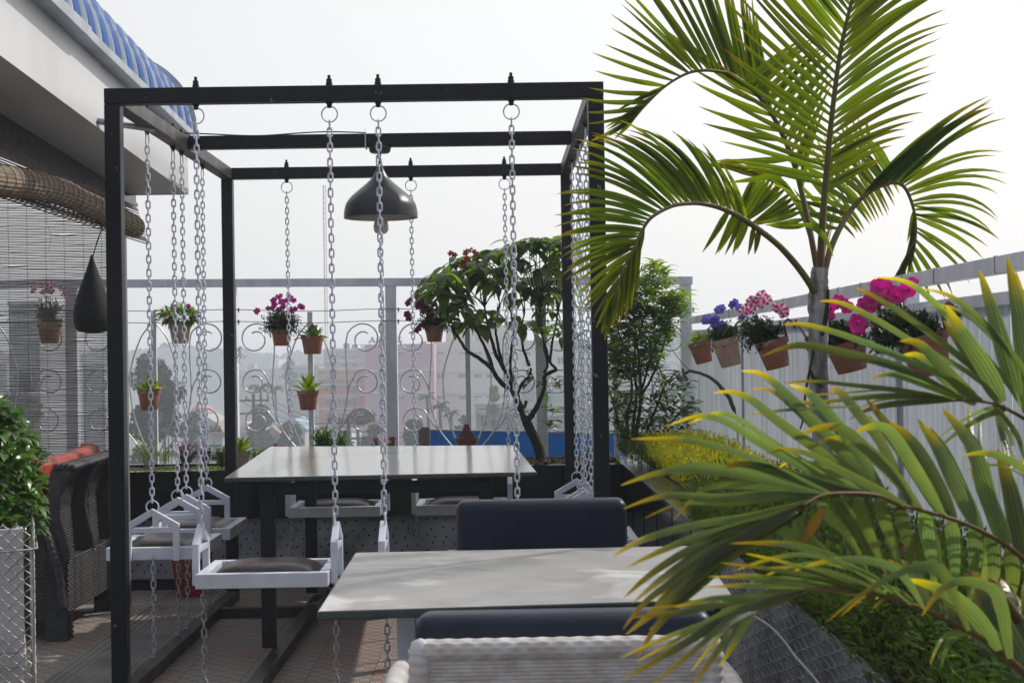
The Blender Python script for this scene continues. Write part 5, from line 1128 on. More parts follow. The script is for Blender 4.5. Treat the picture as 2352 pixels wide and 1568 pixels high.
# middle frond with hanging leaflets
traced('frond', [(1760, 1400, 1.95), (1620, 1240, 1.92), (1491, 1120, 1.88), (1400, 1052, 1.85), (1280, 992, 1.82), (1150, 950, 1.79), (1030, 920, 1.76), (960, 888, 1.74), (860, 880, 1.72), (760, 888, 1.70), (690, 925, 1.68)], (.0065, .0022), [
 (36, 1.80, 1.9, 30, [(465, 438), (530, 445), (590, 485), (680, 570), (790, 680), (900, 790), (1000, 905)]), (36, 1.76, 1.8, 28, [(365, 518), (430, 513), (500, 540), (600, 620), (720, 705), (860, 800), (960, 885)]),
 (30, 1.74, 1.7, 25, [(195, 638), (290, 605), (350, 602), (430, 630), (540, 700), (680, 780), (860, 878)]), (26, 1.72, 1.66, 35, [(65, 684), (200, 683), (300, 692), (420, 722), (580, 785), (790, 880)]),
 (28, 1.71, 1.6, 25, [(30, 852), (120, 820), (230, 795), (330, 797), (500, 820), (760, 882)]), (28, 1.71, 1.6, 32, [(38, 937), (140, 900), (230, 888), (400, 897), (560, 882), (780, 884)]),
 (32, 1.70, 1.56, 25, [(0, 1112), (80, 1060), (200, 1020), (330, 990), (500, 965), (730, 905)]), (36, 1.70, 1.56, 22, [(48, 1152), (150, 1100), (300, 1040), (480, 1000), (620, 955), (740, 905)]),
 (34, 1.75, 1.68, 40, [(380, 805), (450, 775), (560, 790), (700, 830), (860, 872), (960, 895)]), (36, 1.74, 1.66, 35, [(220, 978), (290, 900), (350, 858), (450, 850), (600, 855), (820, 882)]),
 (14, 1.78, 1.9, 50, [(480, 602), (600, 582), (760, 572), (900, 566)]), (36, 1.77, 1.9, 28, [(640, 488), (700, 510), (760, 565), (860, 690), (1000, 905)]), (38, 1.78, 1.92, 25, [(788, 500), (830, 520), (900, 605), (980, 710), (1080, 930)]),
 (40, 1.78, 1.78, 42, [(645, 682), (760, 640), (840, 652), (900, 702), (1010, 800), (1120, 940)]), (42, 1.80, 1.8, 38, [(845, 705), (900, 650), (980, 640), (1030, 690), (1100, 800), (1200, 965)]),
 (36, 1.76, 1.72, 45, [(555, 742), (620, 720), (720, 742), (820, 795), (960, 868), (1060, 925)]), (38, 1.80, 1.95, 20, [(915, 535), (1000, 640), (1100, 790), (1200, 962)]), (52, 1.84, 1.95, 10, [(1105, 612), (1180, 720), (1250, 860), (1330, 1018)]),
 (48, 1.82, 1.9, 18, [(1005, 622), (1080, 690), (1150, 800), (1240, 975)]), (52, 1.85, 1.95, -10, [(1195, 572), (1270, 665), (1330, 780), (1400, 1050)]), (60, 1.86, 1.93, 8, [(1300, 780), (1345, 870), (1385, 960), (1430, 1075)]),
 (66, 1.88, 1.95, -6, [(1395, 720), (1435, 850), (1460, 960), (1491, 1120)]), (66, 1.90, 1.97, 6, [(1500, 700), (1530, 850), (1545, 1000), (1560, 1180)]), (34, 1.86, 1.8, 60, [(1262, 745), (1340, 735), (1420, 752), (1520, 820), (1600, 960)]),
 (28, 1.70, 1.75, 30, [(800, 1115), (720, 1065), (640, 1020), (600, 985), (690, 925)]), (30, 1.69, 1.76, 25, [(810, 1118), (740, 1060), (680, 1000), (690, 925)]), (36, 1.72, 1.8, 12, [(930, 1170), (850, 1030), (780, 960), (750, 890)]), (38, 1.72, 1.8, 8, [(975, 1170), (890, 1030), (820, 925), (800, 882)]),
 (40, 1.74, 1.82, 10, [(1005, 1200), (945, 1060), (905, 960), (885, 884)]), (42, 1.75, 1.84, -8, [(1060, 1215), (1015, 1060), (980, 960), (960, 892)]), (46, 1.77, 1.86, 6, [(1110, 1235), (1080, 1080), (1050, 980), (1040, 924)]), (48, 1.79, 1.88, -6, [(1170, 1260), (1155, 1110), (1138, 1020), (1128, 945)]),
 (50, 1.81, 1.9, 5, [(1232, 1275), (1240, 1140), (1236, 1060), (1225, 978)]), (48, 1.83, 1.92, -8, [(1285, 1300), (1310, 1160), (1315, 1080), (1305, 1008)]), (46, 1.85, 1.94, 10, [(1345, 1300), (1378, 1190), (1382, 1110), (1370, 1040)]), (46, 1.87, 1.96, 0, [(1420, 1330), (1445, 1230), (1450, 1150), (1430, 1080)]),
 (38, 1.69, 1.56, 22, [(42, 1258), (130, 1180), (260, 1095), (420, 1022), (600, 965), (720, 912)]), (42, 1.69, 1.55, 18, [(72, 1278), (180, 1190), (330, 1092), (480, 1025), (700, 922)]), (42, 1.68, 1.54, 15, [(38, 1372), (120, 1272), (250, 1180), (400, 1082), (560, 995), (690, 928)]),
 (46, 1.68, 1.54, 12, [(48, 1392), (160, 1302), (270, 1212), (400, 1100), (540, 1010), (690, 928)]), (48, 1.68, 1.53, 12, [(88, 1475), (160, 1362), (260, 1252), (370, 1130), (500, 1025), (690, 930)]), (36, 1.68, 1.55, 40, [(110, 1420), (230, 1290), (350, 1170), (480, 1050), (680, 935)])])
# lower frond sweeping left
traced('frond', [(1700, 1760, 1.78), (1560, 1600, 1.75), (1440, 1482, 1.72), (1330, 1402, 1.70), (1200, 1332, 1.67), (1100, 1290, 1.65), (1000, 1256, 1.62), (860, 1236, 1.59), (700, 1232, 1.56), (600, 1242, 1.54), (540, 1262, 1.53)], (.008, .0022), [
 (30, 1.55, 1.44, 25, [(25, 1478), (200, 1400), (400, 1330), (520, 1290), (640, 1238)]), (34, 1.55, 1.43, 18, [(35, 1556), (150, 1490), (300, 1400), (430, 1325), (560, 1270), (700, 1232)]), (36, 1.55, 1.43, 22, [(120, 1590), (300, 1445), (420, 1345), (540, 1285), (700, 1232)]),
 (32, 1.55, 1.44, 15, [(280, 1590), (400, 1425), (480, 1325), (600, 1245)]), (34, 1.54, 1.46, 20, [(385, 1510), (455, 1400), (500, 1312), (550, 1258)]), (28, 1.56, 1.46, 35, [(225, 1292), (350, 1265), (480, 1258), (680, 1235)]), (26, 1.56, 1.46, 38, [(60, 1330), (250, 1310), (420, 1280), (660, 1236)]),
 (26, 1.61, 1.56, 48, [(425, 1062), (560, 1062), (700, 1085), (850, 1150), (980, 1250)]), (26, 1.62, 1.58, 46, [(435, 1163), (560, 1122), (680, 1102), (800, 1122), (950, 1185), (1080, 1282)]), (22, 1.60, 1.52, 50, [(390, 1132), (550, 1152), (720, 1182), (900, 1240)]),
 (22, 1.59, 1.5, 50, [(345, 1182), (500, 1187), (700, 1210), (860, 1236)]), (20, 1.58, 1.5, 52, [(325, 1218), (480, 1217), (650, 1222), (780, 1234)]), (24, 1.60, 1.52, 48, [(480, 1098), (640, 1135), (800, 1190), (920, 1244)]), (24, 1.61, 1.54, 46, [(560, 1150), (720, 1150), (860, 1190), (1000, 1256)]),
 (34, 1.64, 1.6, 55, [(630, 1170), (760, 1130), (860, 1120), (960, 1130), (1050, 1175), (1130, 1300)]), (36, 1.66, 1.56, 35, [(770, 1350), (870, 1270), (960, 1210), (1060, 1160), (1130, 1150), (1200, 1175), (1290, 1380)]), (24, 1.64, 1.6, 20, [(940, 1300), (1010, 1250), (1090, 1285)]),
 (50, 1.69, 1.6, 35, [(1120, 1325), (1180, 1240), (1250, 1200), (1330, 1208), (1400, 1260), (1440, 1480)]), (54, 1.70, 1.68, 30, [(1060, 1190), (1180, 1225), (1300, 1310), (1400, 1450)]), (70, 1.71, 1.78, 10, [(1200, 1200), (1300, 1330), (1420, 1465)]), (72, 1.73, 1.82, 5, [(1300, 1160), (1400, 1330), (1500, 1540)]),
 (66, 1.73, 1.84, -8, [(1400, 1180), (1450, 1330), (1540, 1580)]), (40, 1.66, 1.75, 25, [(1000, 1120), (1090, 1200), (1210, 1335)]), (30, 1.70, 1.62, 30, [(1150, 1500), (1200, 1400), (1290, 1385)]), (60, 1.75, 1.85, 12, [(1491, 1200), (1520, 1380), (1580, 1620)])])
# orange petiole standing at the right edge
b = MB(); b.tube([P(*zc(q), q[2]) for q in smooth_path([(1370, 1195, 1.75), (1400, 1240, 1.76), (1440, 1300, 1.78), (1491, 1370, 1.80), (1600, 1520, 1.85)], 20)], [.004 + .006 * i / 20 for i in range(21)], 8); b.build('petiole', M_rachis, npm, smooth=True).location = -nq
b = MB(); c0 = P(1895, 1160, 1.72); b.leaf(c0, -R_ * .55 - U_ * .8, -F_, .060, .013, 8, .4, .6, grav=tuple(-U_))
b.build('withered_leaflet', mat('withered_leaf', (.10, .055, .02), .6, 0, (.30, .15, .01), 18, trans=.2), npm, smooth=True).location = -nq

# ================================================================== CANOPY BUILDING (left)
cb = thing('canopy_roof', 'white fascia canopy with blue curved metal roof, dust and sky sheen painted as pale stripes, at the upper left', 'canopy', (-1.9, 6, 2.2)); CO = Vector((-1.9, 6, 2.2))
def cpart(b, nm, m, par=None, **k):
    o = b.build(nm, m, cb, **k); o.location = -CO; return o
XC = -1.60
def lev(pxa, pya, pxb, pyb, x=XC):                        # height line through two seen points on the plane X = x
    a, c = PX(pxa, pya, x), PX(pxb, pyb, x); return lambda y: a.z + (c.z - a.z) * (y - a.y) / (c.y - a.y)
zb_f, zt_f = lev(0, 127, 430, 445), lev(63, 0, 282, 200)
YE = PX(432, 370, XC).y; YN = 3.2
def slab(b, x0, x1, y0, y1, fz0, fz1):
    b.add([(x0, y0, fz0(y0)), (x1, y0, fz0(y0)), (x1, y0, fz1(y0)), (x0, y0, fz1(y0)), (x0, y1, fz0(y1)), (x1, y1, fz0(y1)), (x1, y1, fz1(y1)), (x0, y1, fz1(y1))], [(0, 1, 2, 3), (7, 6, 5, 4), (0, 4, 5, 1), (1, 5, 6, 2), (2, 6, 7, 3), (3, 7, 4, 0)])
b = MB(); slab(b, XC - .012, XC, YN, YE, zb_f, lambda y: zt_f(y) + .02); slab(b, XC - .32, XC - .013, YE - .012, YE, zb_f, zt_f); cpart(b, 'fascia', M_fascia)
b = MB(); slab(b, XC - .31, XC - .013, YN, YE - .013, lambda y: zb_f(y) + .004, lambda y: zb_f(y) + .016); cpart(b, 'soffit', M_fascia)
XB = -1.90; YCOL = 8.02
bt, bb = lev(0, 207, 240, 370, XB), lev(0, 337, 240, 437, XB)
b = MB(); slab(b, XB - .06, XB, YN, YCOL - .03, bb, bt); b.span(XB - .02, XB + .010, YN, YCOL - .03, bb(5.5) - .012, bb(5.5) + .004)
cpart(b, 'black_beam', M_beam)
b = MB(); b.span(XB - .16, XB - .072, YCOL, YCOL + .05, 0, zb_f(YCOL) + .01); cpart(b, 'column', M_column)
b = MB(); zg = lambda y: zt_f(y) + .012
slab(b, XC - .01, XC + .065, YN, YE + .02, lambda y: zg(y), lambda y: zg(y) + .004); slab(b, XC + .061, XC + .065, YN, YE + .02, lambda y: zg(y) + .0045, lambda y: zg(y) + .035); slab(b, XC + .0655, XC + .072, YN, 5.75, lambda y: zg(y) - .004, lambda y: zg(y) + .040)
cpart(b, 'gutter', M_galv)
# curved blue sheet, ribs running up the curve, sky reflection painted as pale stripes
PR = [(0, 0.0), (-.012, .11), (-.045, .21), (-.11, .30), (-.21, .375), (-.34, .42), (-.50, .44), (-.75, .445)]
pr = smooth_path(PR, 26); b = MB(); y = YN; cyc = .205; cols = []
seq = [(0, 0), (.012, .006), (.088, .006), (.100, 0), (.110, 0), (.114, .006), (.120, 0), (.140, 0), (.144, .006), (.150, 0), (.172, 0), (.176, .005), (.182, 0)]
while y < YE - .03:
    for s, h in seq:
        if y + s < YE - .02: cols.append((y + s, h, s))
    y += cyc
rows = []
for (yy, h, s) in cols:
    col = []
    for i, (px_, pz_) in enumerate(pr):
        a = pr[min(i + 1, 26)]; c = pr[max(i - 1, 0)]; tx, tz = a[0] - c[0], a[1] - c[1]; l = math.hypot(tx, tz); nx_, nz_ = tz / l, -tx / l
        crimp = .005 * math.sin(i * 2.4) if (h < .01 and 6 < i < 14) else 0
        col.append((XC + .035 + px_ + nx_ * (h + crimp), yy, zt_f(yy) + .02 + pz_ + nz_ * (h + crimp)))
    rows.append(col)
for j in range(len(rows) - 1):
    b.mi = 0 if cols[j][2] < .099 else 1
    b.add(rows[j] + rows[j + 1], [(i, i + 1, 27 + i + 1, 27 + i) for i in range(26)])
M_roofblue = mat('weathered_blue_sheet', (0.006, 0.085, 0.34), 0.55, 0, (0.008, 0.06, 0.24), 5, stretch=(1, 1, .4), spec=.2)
M_roofpale = mat('dusty_blue_sheet_painted_sheen', (0.62, 0.66, 0.70), 0.55, 0, (0.42, 0.50, 0.60), 9, stretch=(1, 3, .25), spec=.25)  # dust and reflected sky on the blue sheet, painted into the colour
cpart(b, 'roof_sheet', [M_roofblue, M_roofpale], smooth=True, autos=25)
b = MB(); zt = zt_f(YE)
pl = [(XC + .06 + p[0] * 1.0, zt + .02 + p[1] * 1.1) for p in pr[:19]]
b.prism([(XC + .075, zt - .01)] + pl + [(pl[-1][0], zt + .40)] + [(q[0] - .05, q[1] - .05) for q in pl[::-1]], 'y', YE - .016, YE - .004); cpart(b, 'end_trim', M_galv)
b = MB(); q0 = P(206, 276, 6.05); q1 = P(352, 297, 6.34); b.tube([q0, q0.lerp(q1, .12)], .007, 8); b.tube([q0.lerp(q1, .12), q1], .013, 10)
tag(b.build('brace_pipe', M_galv, smooth=True), 'short grey pipe bracing the swing frame to the white fascia', 'pipe')
# rolled blind
rb = thing('rolled_blind', 'brown cane blind rolled up and hanging under the black beam', 'blind', (-1.80, 6.2, 1.93)); RBO = Vector(rb.location)
b = MB(); N = 60; path = [P(*p) for p in smooth_path([(-140, 395, 4.6), (0, 414, 5.35), (80, 425, 5.8), (150, 445, 6.3), (235, 483, 6.95), (310, 522, 7.5)], N)]
nk = 44; vs = []
for i, p in enumerate(path):
    tdir = (path[min(i + 1, N)] - path[max(i - 1, 0)]).normalized(); x = tdir.cross(Vector((0, 0, 1))).normalized(); z = x.cross(tdir)
    for k in range(nk):
        a = 2 * PI * k / nk; r = .052 * (1 + .035 * math.sin(i * .7 + a * 2) + (.06 if k % 2 else 0)); vs.append(p + (x * math.cos(a) + z * math.sin(a)) * r)
b.add(vs, [(i * nk + k, i * nk + (k + 1) % nk, (i + 1) * nk + (k + 1) % nk, (i + 1) * nk + k) for i in range(N) for k in range(nk)] + [tuple(N * nk + k for k in range(nk))])
o = b.build('cane_roll', M_cane, rb); o.location = -RBO
for i in range(2, N, 2):
    b = MB(); p = path[i]; tdir = (path[min(i + 1, N)] - path[i - 1]).normalized(); x = tdir.cross(Vector((0, 0, 1))).normalized(); z = x.cross(tdir)
    b.tube([p + (x * math.cos(2 * PI * k / 20) + z * math.sin(2 * PI * k / 20)) * .0575 + tdir * rnd.uniform(-.004, .004) for k in range(20)], .0018, 4, closed=True)
    o = b.build('binding_string', M_slat, rb); o.location = -RBO
b = MB()                                                   # unrolled upper part behind the roll, slats along the beam
for i in range(26):
    z = bb(5.5) - .004 - i * .0085; b.bar((XB + .005 + .004 * i * .6, YN, z), (XB + .005 + .004 * i * .6, YCOL - .05, z - .006 * math.sin(i)), .003, .0055)
o = b.build('upper_slats', M_slat, rb); o.location = -RBO
# hanging blind facing the camera
hb = thing('hanging_blind', 'thin-slatted bamboo blind hanging at the left, fence and pot showing through', 'blind', (-2.5, 8.1, 1.0)); HBO = Vector(hb.location)
YB2 = 8.1; xa, xb = P(-120, 700, YB2).x, P(262, 700, YB2).x; ztop, zbot = P(120, 452, YB2).z, P(120, 1195, YB2).z
b = MB(); z = ztop; i = 0
while z > zbot:
    ya = rnd.uniform(-.002, .002); n = 10; r = .0027; sag = [rnd.gauss(0, .0005 if rnd.random() < .86 else .0020) for _ in range(n + 1)]
    pts = [(xa + (xb - xa) * k / n, YB2 + ya, z + sag[k]) for k in range(n + 1)]
    vs = []
    for p in pts: vs += [(p[0], p[1] - r, p[2]), (p[0], p[1], p[2] + r), (p[0], p[1] + r, p[2]), (p[0], p[1], p[2] - r)]
    b.add(vs, [(k * 4 + e, k * 4 + (e + 1) % 4, k * 4 + 4 + (e + 1) % 4, k * 4 + 4 + e) for k in range(n) for e in range(4)])
    z -= .0086 + (rnd.uniform(-.001, .003) if rnd.random() < .12 else 0); i += 1
o = b.build('slats', M_slat, hb); o.location = -HBO
b = MB(); x = xa + .03
while x < xb: b.tube([(x + rnd.uniform(-.002, .002), YB2 - .003, ztop - (ztop - zbot) * k / 12) for k in range(13)], .0012, 4); x += .1
b.tube([P(105, 470, YB2 - .01), P(108, 510, YB2 - .01), P(118, 545, YB2 - .01), P(110, 580, YB2 - .01), P(100, 590, YB2 - .01)], .001, 4)
o = b.build('strings', M_slat, hb); o.location = -HBO
b = MB(); b.span(xa, xb, YB2 - .02, YB2 + .02, ztop, ztop + .03); o = b.build('head_bar', M_wood, hb); o.location = -HBO
# hanging pod
Yp = 6.9; q = P(213, 765, Yp)
pd = thing('hanging_pod_lamp', 'black teardrop fibre pod hanging on a cord left of the front post', 'hanging lamp', (q.x, Yp, q.z)); s_ = Yp / FPX
b = MB(); prof = [(0, 0), (16, 1), (34, 6), (41, 20), (43, 34), (42, 52), (37, 75), (29, 100), (20, 125), (11, 150), (4, 172), (2, 180)]
sp = smooth_path([(a, c) for a, c in prof], 40); b.lathe([(max(0, a) * s_, c * s_) for a, c in sp], 32); b.build('pod', M_pod, pd, smooth=True)
b = MB(); top = P(240, 508, Yp); tp = Vector((top.x - q.x, 0, top.z - q.z)); 
for k in range(4): b.tube([(0.002 * math.cos(k * 1.6), .002 * math.sin(k * 1.6), 168 * s_), (tp.x * .45 + .002 * math.cos(k * 1.6 + 2), .002, 168 * s_ + (tp.z - 168 * s_) * .5), tuple(tp)], .0019, 5)
b.build('cord', M_cable, pd, smooth=True)
# loose wires on the beam
b = MB()
for pts_ in ([(25, 350), (40, 343), (50, 336), (62, 328), (60, 322), (50, 333), (45, 345)], [(196, 410), (200, 402), (212, 402), (205, 412), (198, 418), (190, 425)]):
    b.tube([PX(x_, y_, XB + .012) for x_, y_ in [tuple(p) for p in smooth_path(pts_, 24)]], .001, 4)
tag(b.build('loose_wires', M_cable), 'thin twisted wires sticking out from the glossy black beam', 'wire')

# ================================================================== CITY IN THE HAZE
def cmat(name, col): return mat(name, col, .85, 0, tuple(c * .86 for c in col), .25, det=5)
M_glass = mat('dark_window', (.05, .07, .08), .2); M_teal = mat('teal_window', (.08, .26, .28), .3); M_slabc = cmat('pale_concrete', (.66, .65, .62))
def bld(label, x0, x1, yt, Y, col, depth=14, wins=(), floors=(), extras=(), name='city_building', parap=True):
    a, c = P(x0, yt, Y), P(x1, yt, Y); cx = (a.x + c.x) / 2; W = c.x - a.x; zt = (a.z + c.z) / 2
    t = thing(name, label, 'building', (cx, Y + depth / 2, GZ), 0, None); m = cmat('wall_' + '_'.join('%d' % (v * 100) for v in col), col)
    b = MB(); b.span(-W / 2, W / 2, -depth / 2, depth / 2, 0, zt - GZ); b.build('wall', m, t)
    px = Y / FPX
    if parap:
        for q in ((-W / 2 - .12, W / 2 + .12, -depth / 2 - .12, -depth / 2 + .1), (-W / 2 - .12, W / 2 + .12, depth / 2 - .1, depth / 2 + .12)):
            b = MB(); b.span(q[0], q[1], q[2], q[3], zt - GZ + .01, zt - GZ + .4); b.build('parapet', M_slabc, t)
    if floors:
        b = MB()
        for fy in floors: z = P((x0 + x1) / 2, fy, Y).z - GZ; b.span(-W / 2 - .1, W / 2 + .1, -depth / 2 - .25, -depth / 2 - .002, z - .12, z + .12)
        b.build('floor_bands', M_slabc, t)
    for (wx, wy, ww, wh, kind) in wins:
        q = P(wx, wy, Y); b = MB(); w_, h_ = ww * px / 2, wh * px / 2; X_, Z_ = q.x - cx, q.z - GZ
        b.span(X_ - w_, X_ + w_, -depth / 2 - .03, -depth / 2 + .05, Z_ - h_, Z_ + h_)
        wo = b.build('window', M_teal if kind else M_glass, t); b = MB()
        b.span(X_ - w_ - .15, X_ + w_ + .15, -depth / 2 - .45, -depth / 2 - .003, Z_ + h_ + .05, Z_ + h_ + .17); b.build('sunshade', M_slabc, wo)
        b = MB(); b.span(X_ - .04, X_ + .04, -depth / 2 - .06, -depth / 2 - .031, Z_ - h_, Z_ + h_); b.build('mullion', M_slabc, wo)
    for (ex0, ex1, ey0, ey1, ecol, dd) in extras:
        p0, p1 = P(ex0, ey0, Y), P(ex1, ey1, Y); b = MB(); b.span(p0.x - cx, p1.x - cx, -depth / 2 + dd, -depth / 2 + dd + max(3, (p1.x - p0.x) * .7), p1.z - GZ - .3, p0.z - GZ); b.build('rooftop_block', cmat('wall_' + '_'.join('%d' % (v * 100) for v in ecol), ecol), t)
    return t, cx
cols_b = (1012, 1062, 1098, 1126)
W_ = []
for x in cols_b: W_ += [(x, 811, 15, 3, 0), (x, 863, 14, 8, 0), (x, 913, 14, 8, 1)]
for x in (1160, 1213): W_ += [(x, 812, 10, 6, 0), (x, 834, 12, 12, 0), (x, 872, 14, 12, 0), (x, 830 + 80, 14, 8, 1)]
for x in (1288,): W_ += [(x, 828, 14, 16, 0), (x, 880, 12, 14, 0)]
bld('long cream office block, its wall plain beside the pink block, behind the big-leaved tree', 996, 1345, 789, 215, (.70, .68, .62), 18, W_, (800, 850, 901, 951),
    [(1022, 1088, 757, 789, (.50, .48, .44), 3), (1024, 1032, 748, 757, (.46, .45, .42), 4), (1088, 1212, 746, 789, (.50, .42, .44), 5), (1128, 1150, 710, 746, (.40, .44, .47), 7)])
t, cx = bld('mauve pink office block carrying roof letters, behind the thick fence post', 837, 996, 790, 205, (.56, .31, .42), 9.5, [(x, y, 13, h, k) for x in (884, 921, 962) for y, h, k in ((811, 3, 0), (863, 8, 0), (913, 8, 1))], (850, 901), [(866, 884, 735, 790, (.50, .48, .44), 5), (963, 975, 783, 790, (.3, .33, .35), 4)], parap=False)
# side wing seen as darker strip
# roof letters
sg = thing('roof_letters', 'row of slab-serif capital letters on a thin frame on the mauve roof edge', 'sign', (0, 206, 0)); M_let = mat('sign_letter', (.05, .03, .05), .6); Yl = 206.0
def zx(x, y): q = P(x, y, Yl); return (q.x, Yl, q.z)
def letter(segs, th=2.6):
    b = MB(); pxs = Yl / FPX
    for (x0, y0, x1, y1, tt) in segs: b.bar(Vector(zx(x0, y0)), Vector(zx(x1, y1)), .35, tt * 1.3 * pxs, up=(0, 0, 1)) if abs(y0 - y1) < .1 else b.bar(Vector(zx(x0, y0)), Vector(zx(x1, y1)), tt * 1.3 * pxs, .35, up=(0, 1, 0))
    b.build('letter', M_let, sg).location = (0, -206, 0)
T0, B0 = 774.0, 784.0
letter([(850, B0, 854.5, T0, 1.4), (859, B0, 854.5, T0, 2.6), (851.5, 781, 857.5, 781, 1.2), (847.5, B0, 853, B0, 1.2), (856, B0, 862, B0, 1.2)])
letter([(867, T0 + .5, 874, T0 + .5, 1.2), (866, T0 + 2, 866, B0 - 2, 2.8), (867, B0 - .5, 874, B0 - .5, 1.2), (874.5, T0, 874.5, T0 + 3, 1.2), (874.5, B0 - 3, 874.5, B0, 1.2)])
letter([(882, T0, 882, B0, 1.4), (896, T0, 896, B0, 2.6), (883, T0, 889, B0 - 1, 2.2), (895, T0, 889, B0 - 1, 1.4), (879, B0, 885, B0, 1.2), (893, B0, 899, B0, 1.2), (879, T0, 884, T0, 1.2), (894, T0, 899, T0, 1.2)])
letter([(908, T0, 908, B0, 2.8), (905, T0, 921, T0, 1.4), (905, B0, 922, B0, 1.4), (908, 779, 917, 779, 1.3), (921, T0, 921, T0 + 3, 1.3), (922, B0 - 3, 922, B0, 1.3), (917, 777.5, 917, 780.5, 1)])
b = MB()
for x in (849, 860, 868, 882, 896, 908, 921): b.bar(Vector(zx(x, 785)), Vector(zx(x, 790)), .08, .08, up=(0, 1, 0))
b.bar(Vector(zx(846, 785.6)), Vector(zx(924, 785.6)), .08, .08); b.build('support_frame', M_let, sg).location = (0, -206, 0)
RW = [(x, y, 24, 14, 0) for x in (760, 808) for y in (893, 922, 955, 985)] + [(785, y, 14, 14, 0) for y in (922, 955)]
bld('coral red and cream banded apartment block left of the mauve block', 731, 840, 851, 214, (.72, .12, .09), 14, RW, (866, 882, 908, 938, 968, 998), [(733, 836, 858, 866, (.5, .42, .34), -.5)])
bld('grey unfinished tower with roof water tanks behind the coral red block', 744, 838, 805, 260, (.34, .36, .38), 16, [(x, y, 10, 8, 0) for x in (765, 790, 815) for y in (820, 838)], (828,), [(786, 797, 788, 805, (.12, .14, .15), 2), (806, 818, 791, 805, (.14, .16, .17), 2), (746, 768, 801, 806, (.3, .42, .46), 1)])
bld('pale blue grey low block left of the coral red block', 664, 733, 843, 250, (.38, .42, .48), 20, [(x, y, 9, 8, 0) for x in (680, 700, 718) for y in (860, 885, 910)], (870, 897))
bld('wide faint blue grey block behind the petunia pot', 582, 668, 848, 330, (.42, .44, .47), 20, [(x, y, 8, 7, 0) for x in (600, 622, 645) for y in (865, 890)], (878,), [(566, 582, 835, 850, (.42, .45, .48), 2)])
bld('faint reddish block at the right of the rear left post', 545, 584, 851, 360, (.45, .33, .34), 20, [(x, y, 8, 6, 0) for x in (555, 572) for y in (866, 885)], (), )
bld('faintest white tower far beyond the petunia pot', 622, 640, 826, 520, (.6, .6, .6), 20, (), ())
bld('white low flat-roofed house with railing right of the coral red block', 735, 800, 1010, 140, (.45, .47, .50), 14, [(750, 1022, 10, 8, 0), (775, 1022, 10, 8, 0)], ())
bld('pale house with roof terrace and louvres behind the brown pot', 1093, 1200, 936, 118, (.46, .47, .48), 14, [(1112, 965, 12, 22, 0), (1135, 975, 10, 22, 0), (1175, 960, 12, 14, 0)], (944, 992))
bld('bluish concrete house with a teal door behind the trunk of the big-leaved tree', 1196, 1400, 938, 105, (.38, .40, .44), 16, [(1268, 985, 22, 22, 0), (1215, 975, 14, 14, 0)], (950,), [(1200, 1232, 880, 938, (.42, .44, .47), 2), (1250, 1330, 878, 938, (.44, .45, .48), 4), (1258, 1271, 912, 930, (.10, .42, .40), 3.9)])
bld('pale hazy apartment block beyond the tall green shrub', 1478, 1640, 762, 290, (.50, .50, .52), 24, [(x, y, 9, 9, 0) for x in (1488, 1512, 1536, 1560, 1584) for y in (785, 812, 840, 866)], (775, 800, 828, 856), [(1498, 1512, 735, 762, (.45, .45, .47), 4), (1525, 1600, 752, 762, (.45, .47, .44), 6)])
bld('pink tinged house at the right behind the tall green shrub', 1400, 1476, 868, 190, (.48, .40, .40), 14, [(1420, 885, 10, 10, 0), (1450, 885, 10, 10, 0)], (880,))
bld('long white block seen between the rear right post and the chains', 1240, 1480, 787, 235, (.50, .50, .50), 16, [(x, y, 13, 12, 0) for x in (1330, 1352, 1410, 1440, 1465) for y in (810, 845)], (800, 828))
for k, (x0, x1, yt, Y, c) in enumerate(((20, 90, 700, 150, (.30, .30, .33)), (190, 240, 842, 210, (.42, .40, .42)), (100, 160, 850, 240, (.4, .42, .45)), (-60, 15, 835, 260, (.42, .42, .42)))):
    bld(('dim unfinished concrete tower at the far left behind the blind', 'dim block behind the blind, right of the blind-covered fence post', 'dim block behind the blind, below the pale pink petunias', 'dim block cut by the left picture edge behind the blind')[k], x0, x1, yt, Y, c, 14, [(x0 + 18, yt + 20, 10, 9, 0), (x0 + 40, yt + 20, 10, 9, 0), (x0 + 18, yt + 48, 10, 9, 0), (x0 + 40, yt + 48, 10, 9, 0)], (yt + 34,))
# small houses along the road
k = 0
HL = ('red roofed', 'grey roofed', 'rusty roofed', 'white roofed', 'brown roofed', 'blue roofed')
for (x0, x1, yt, Y, c, where) in ((436, 470, 935, 230, (.45, .2, .18), 'beside the road left of the fourth chain'), (440, 500, 958, 190, (.4, .4, .4), 'in the hazy street behind the left side chains'), (484, 510, 975, 150, (.35, .22, .18), 'just left of the rear left post'), (545, 590, 975, 170, (.5, .5, .5), 'right of the rear left post behind the scrollwork'), (600, 650, 985, 150, (.28, .22, .2), 'behind the base of the scrollwork'), (655, 700, 968, 175, (.3, .38, .5), 'left of the slim post')):
    a, c2 = P(x0, yt, Y), P(x1, yt, Y); w_ = c2.x - a.x; h_ = 3.2; zt_ = a.z - GZ
    t = thing('small_house', HL[k] + ' small hazy house ' + where, 'house', ((a.x + c2.x) / 2, Y + 4, GZ)); b = MB(); b.span(-w_ / 2, w_ / 2, -4, 4, 0, zt_ - 1.0); b.build('wall', cmat('housewall', (.42, .42, .42)), t)
    b = MB(); b.prism([(-w_ / 2 - .4, zt_ - .98), (w_ / 2 + .4, zt_ - .98), (0, zt_ + .3)], 'y', -4.4, 4.4); b.build('roof', cmat('roof_%d' % k, c), t)
    b = MB(); b.span(-w_ * .3, -w_ * .1, -4.05, -3.9, zt_ - 2.8, zt_ - 1.7); b.build('window', M_glass, t); k += 1
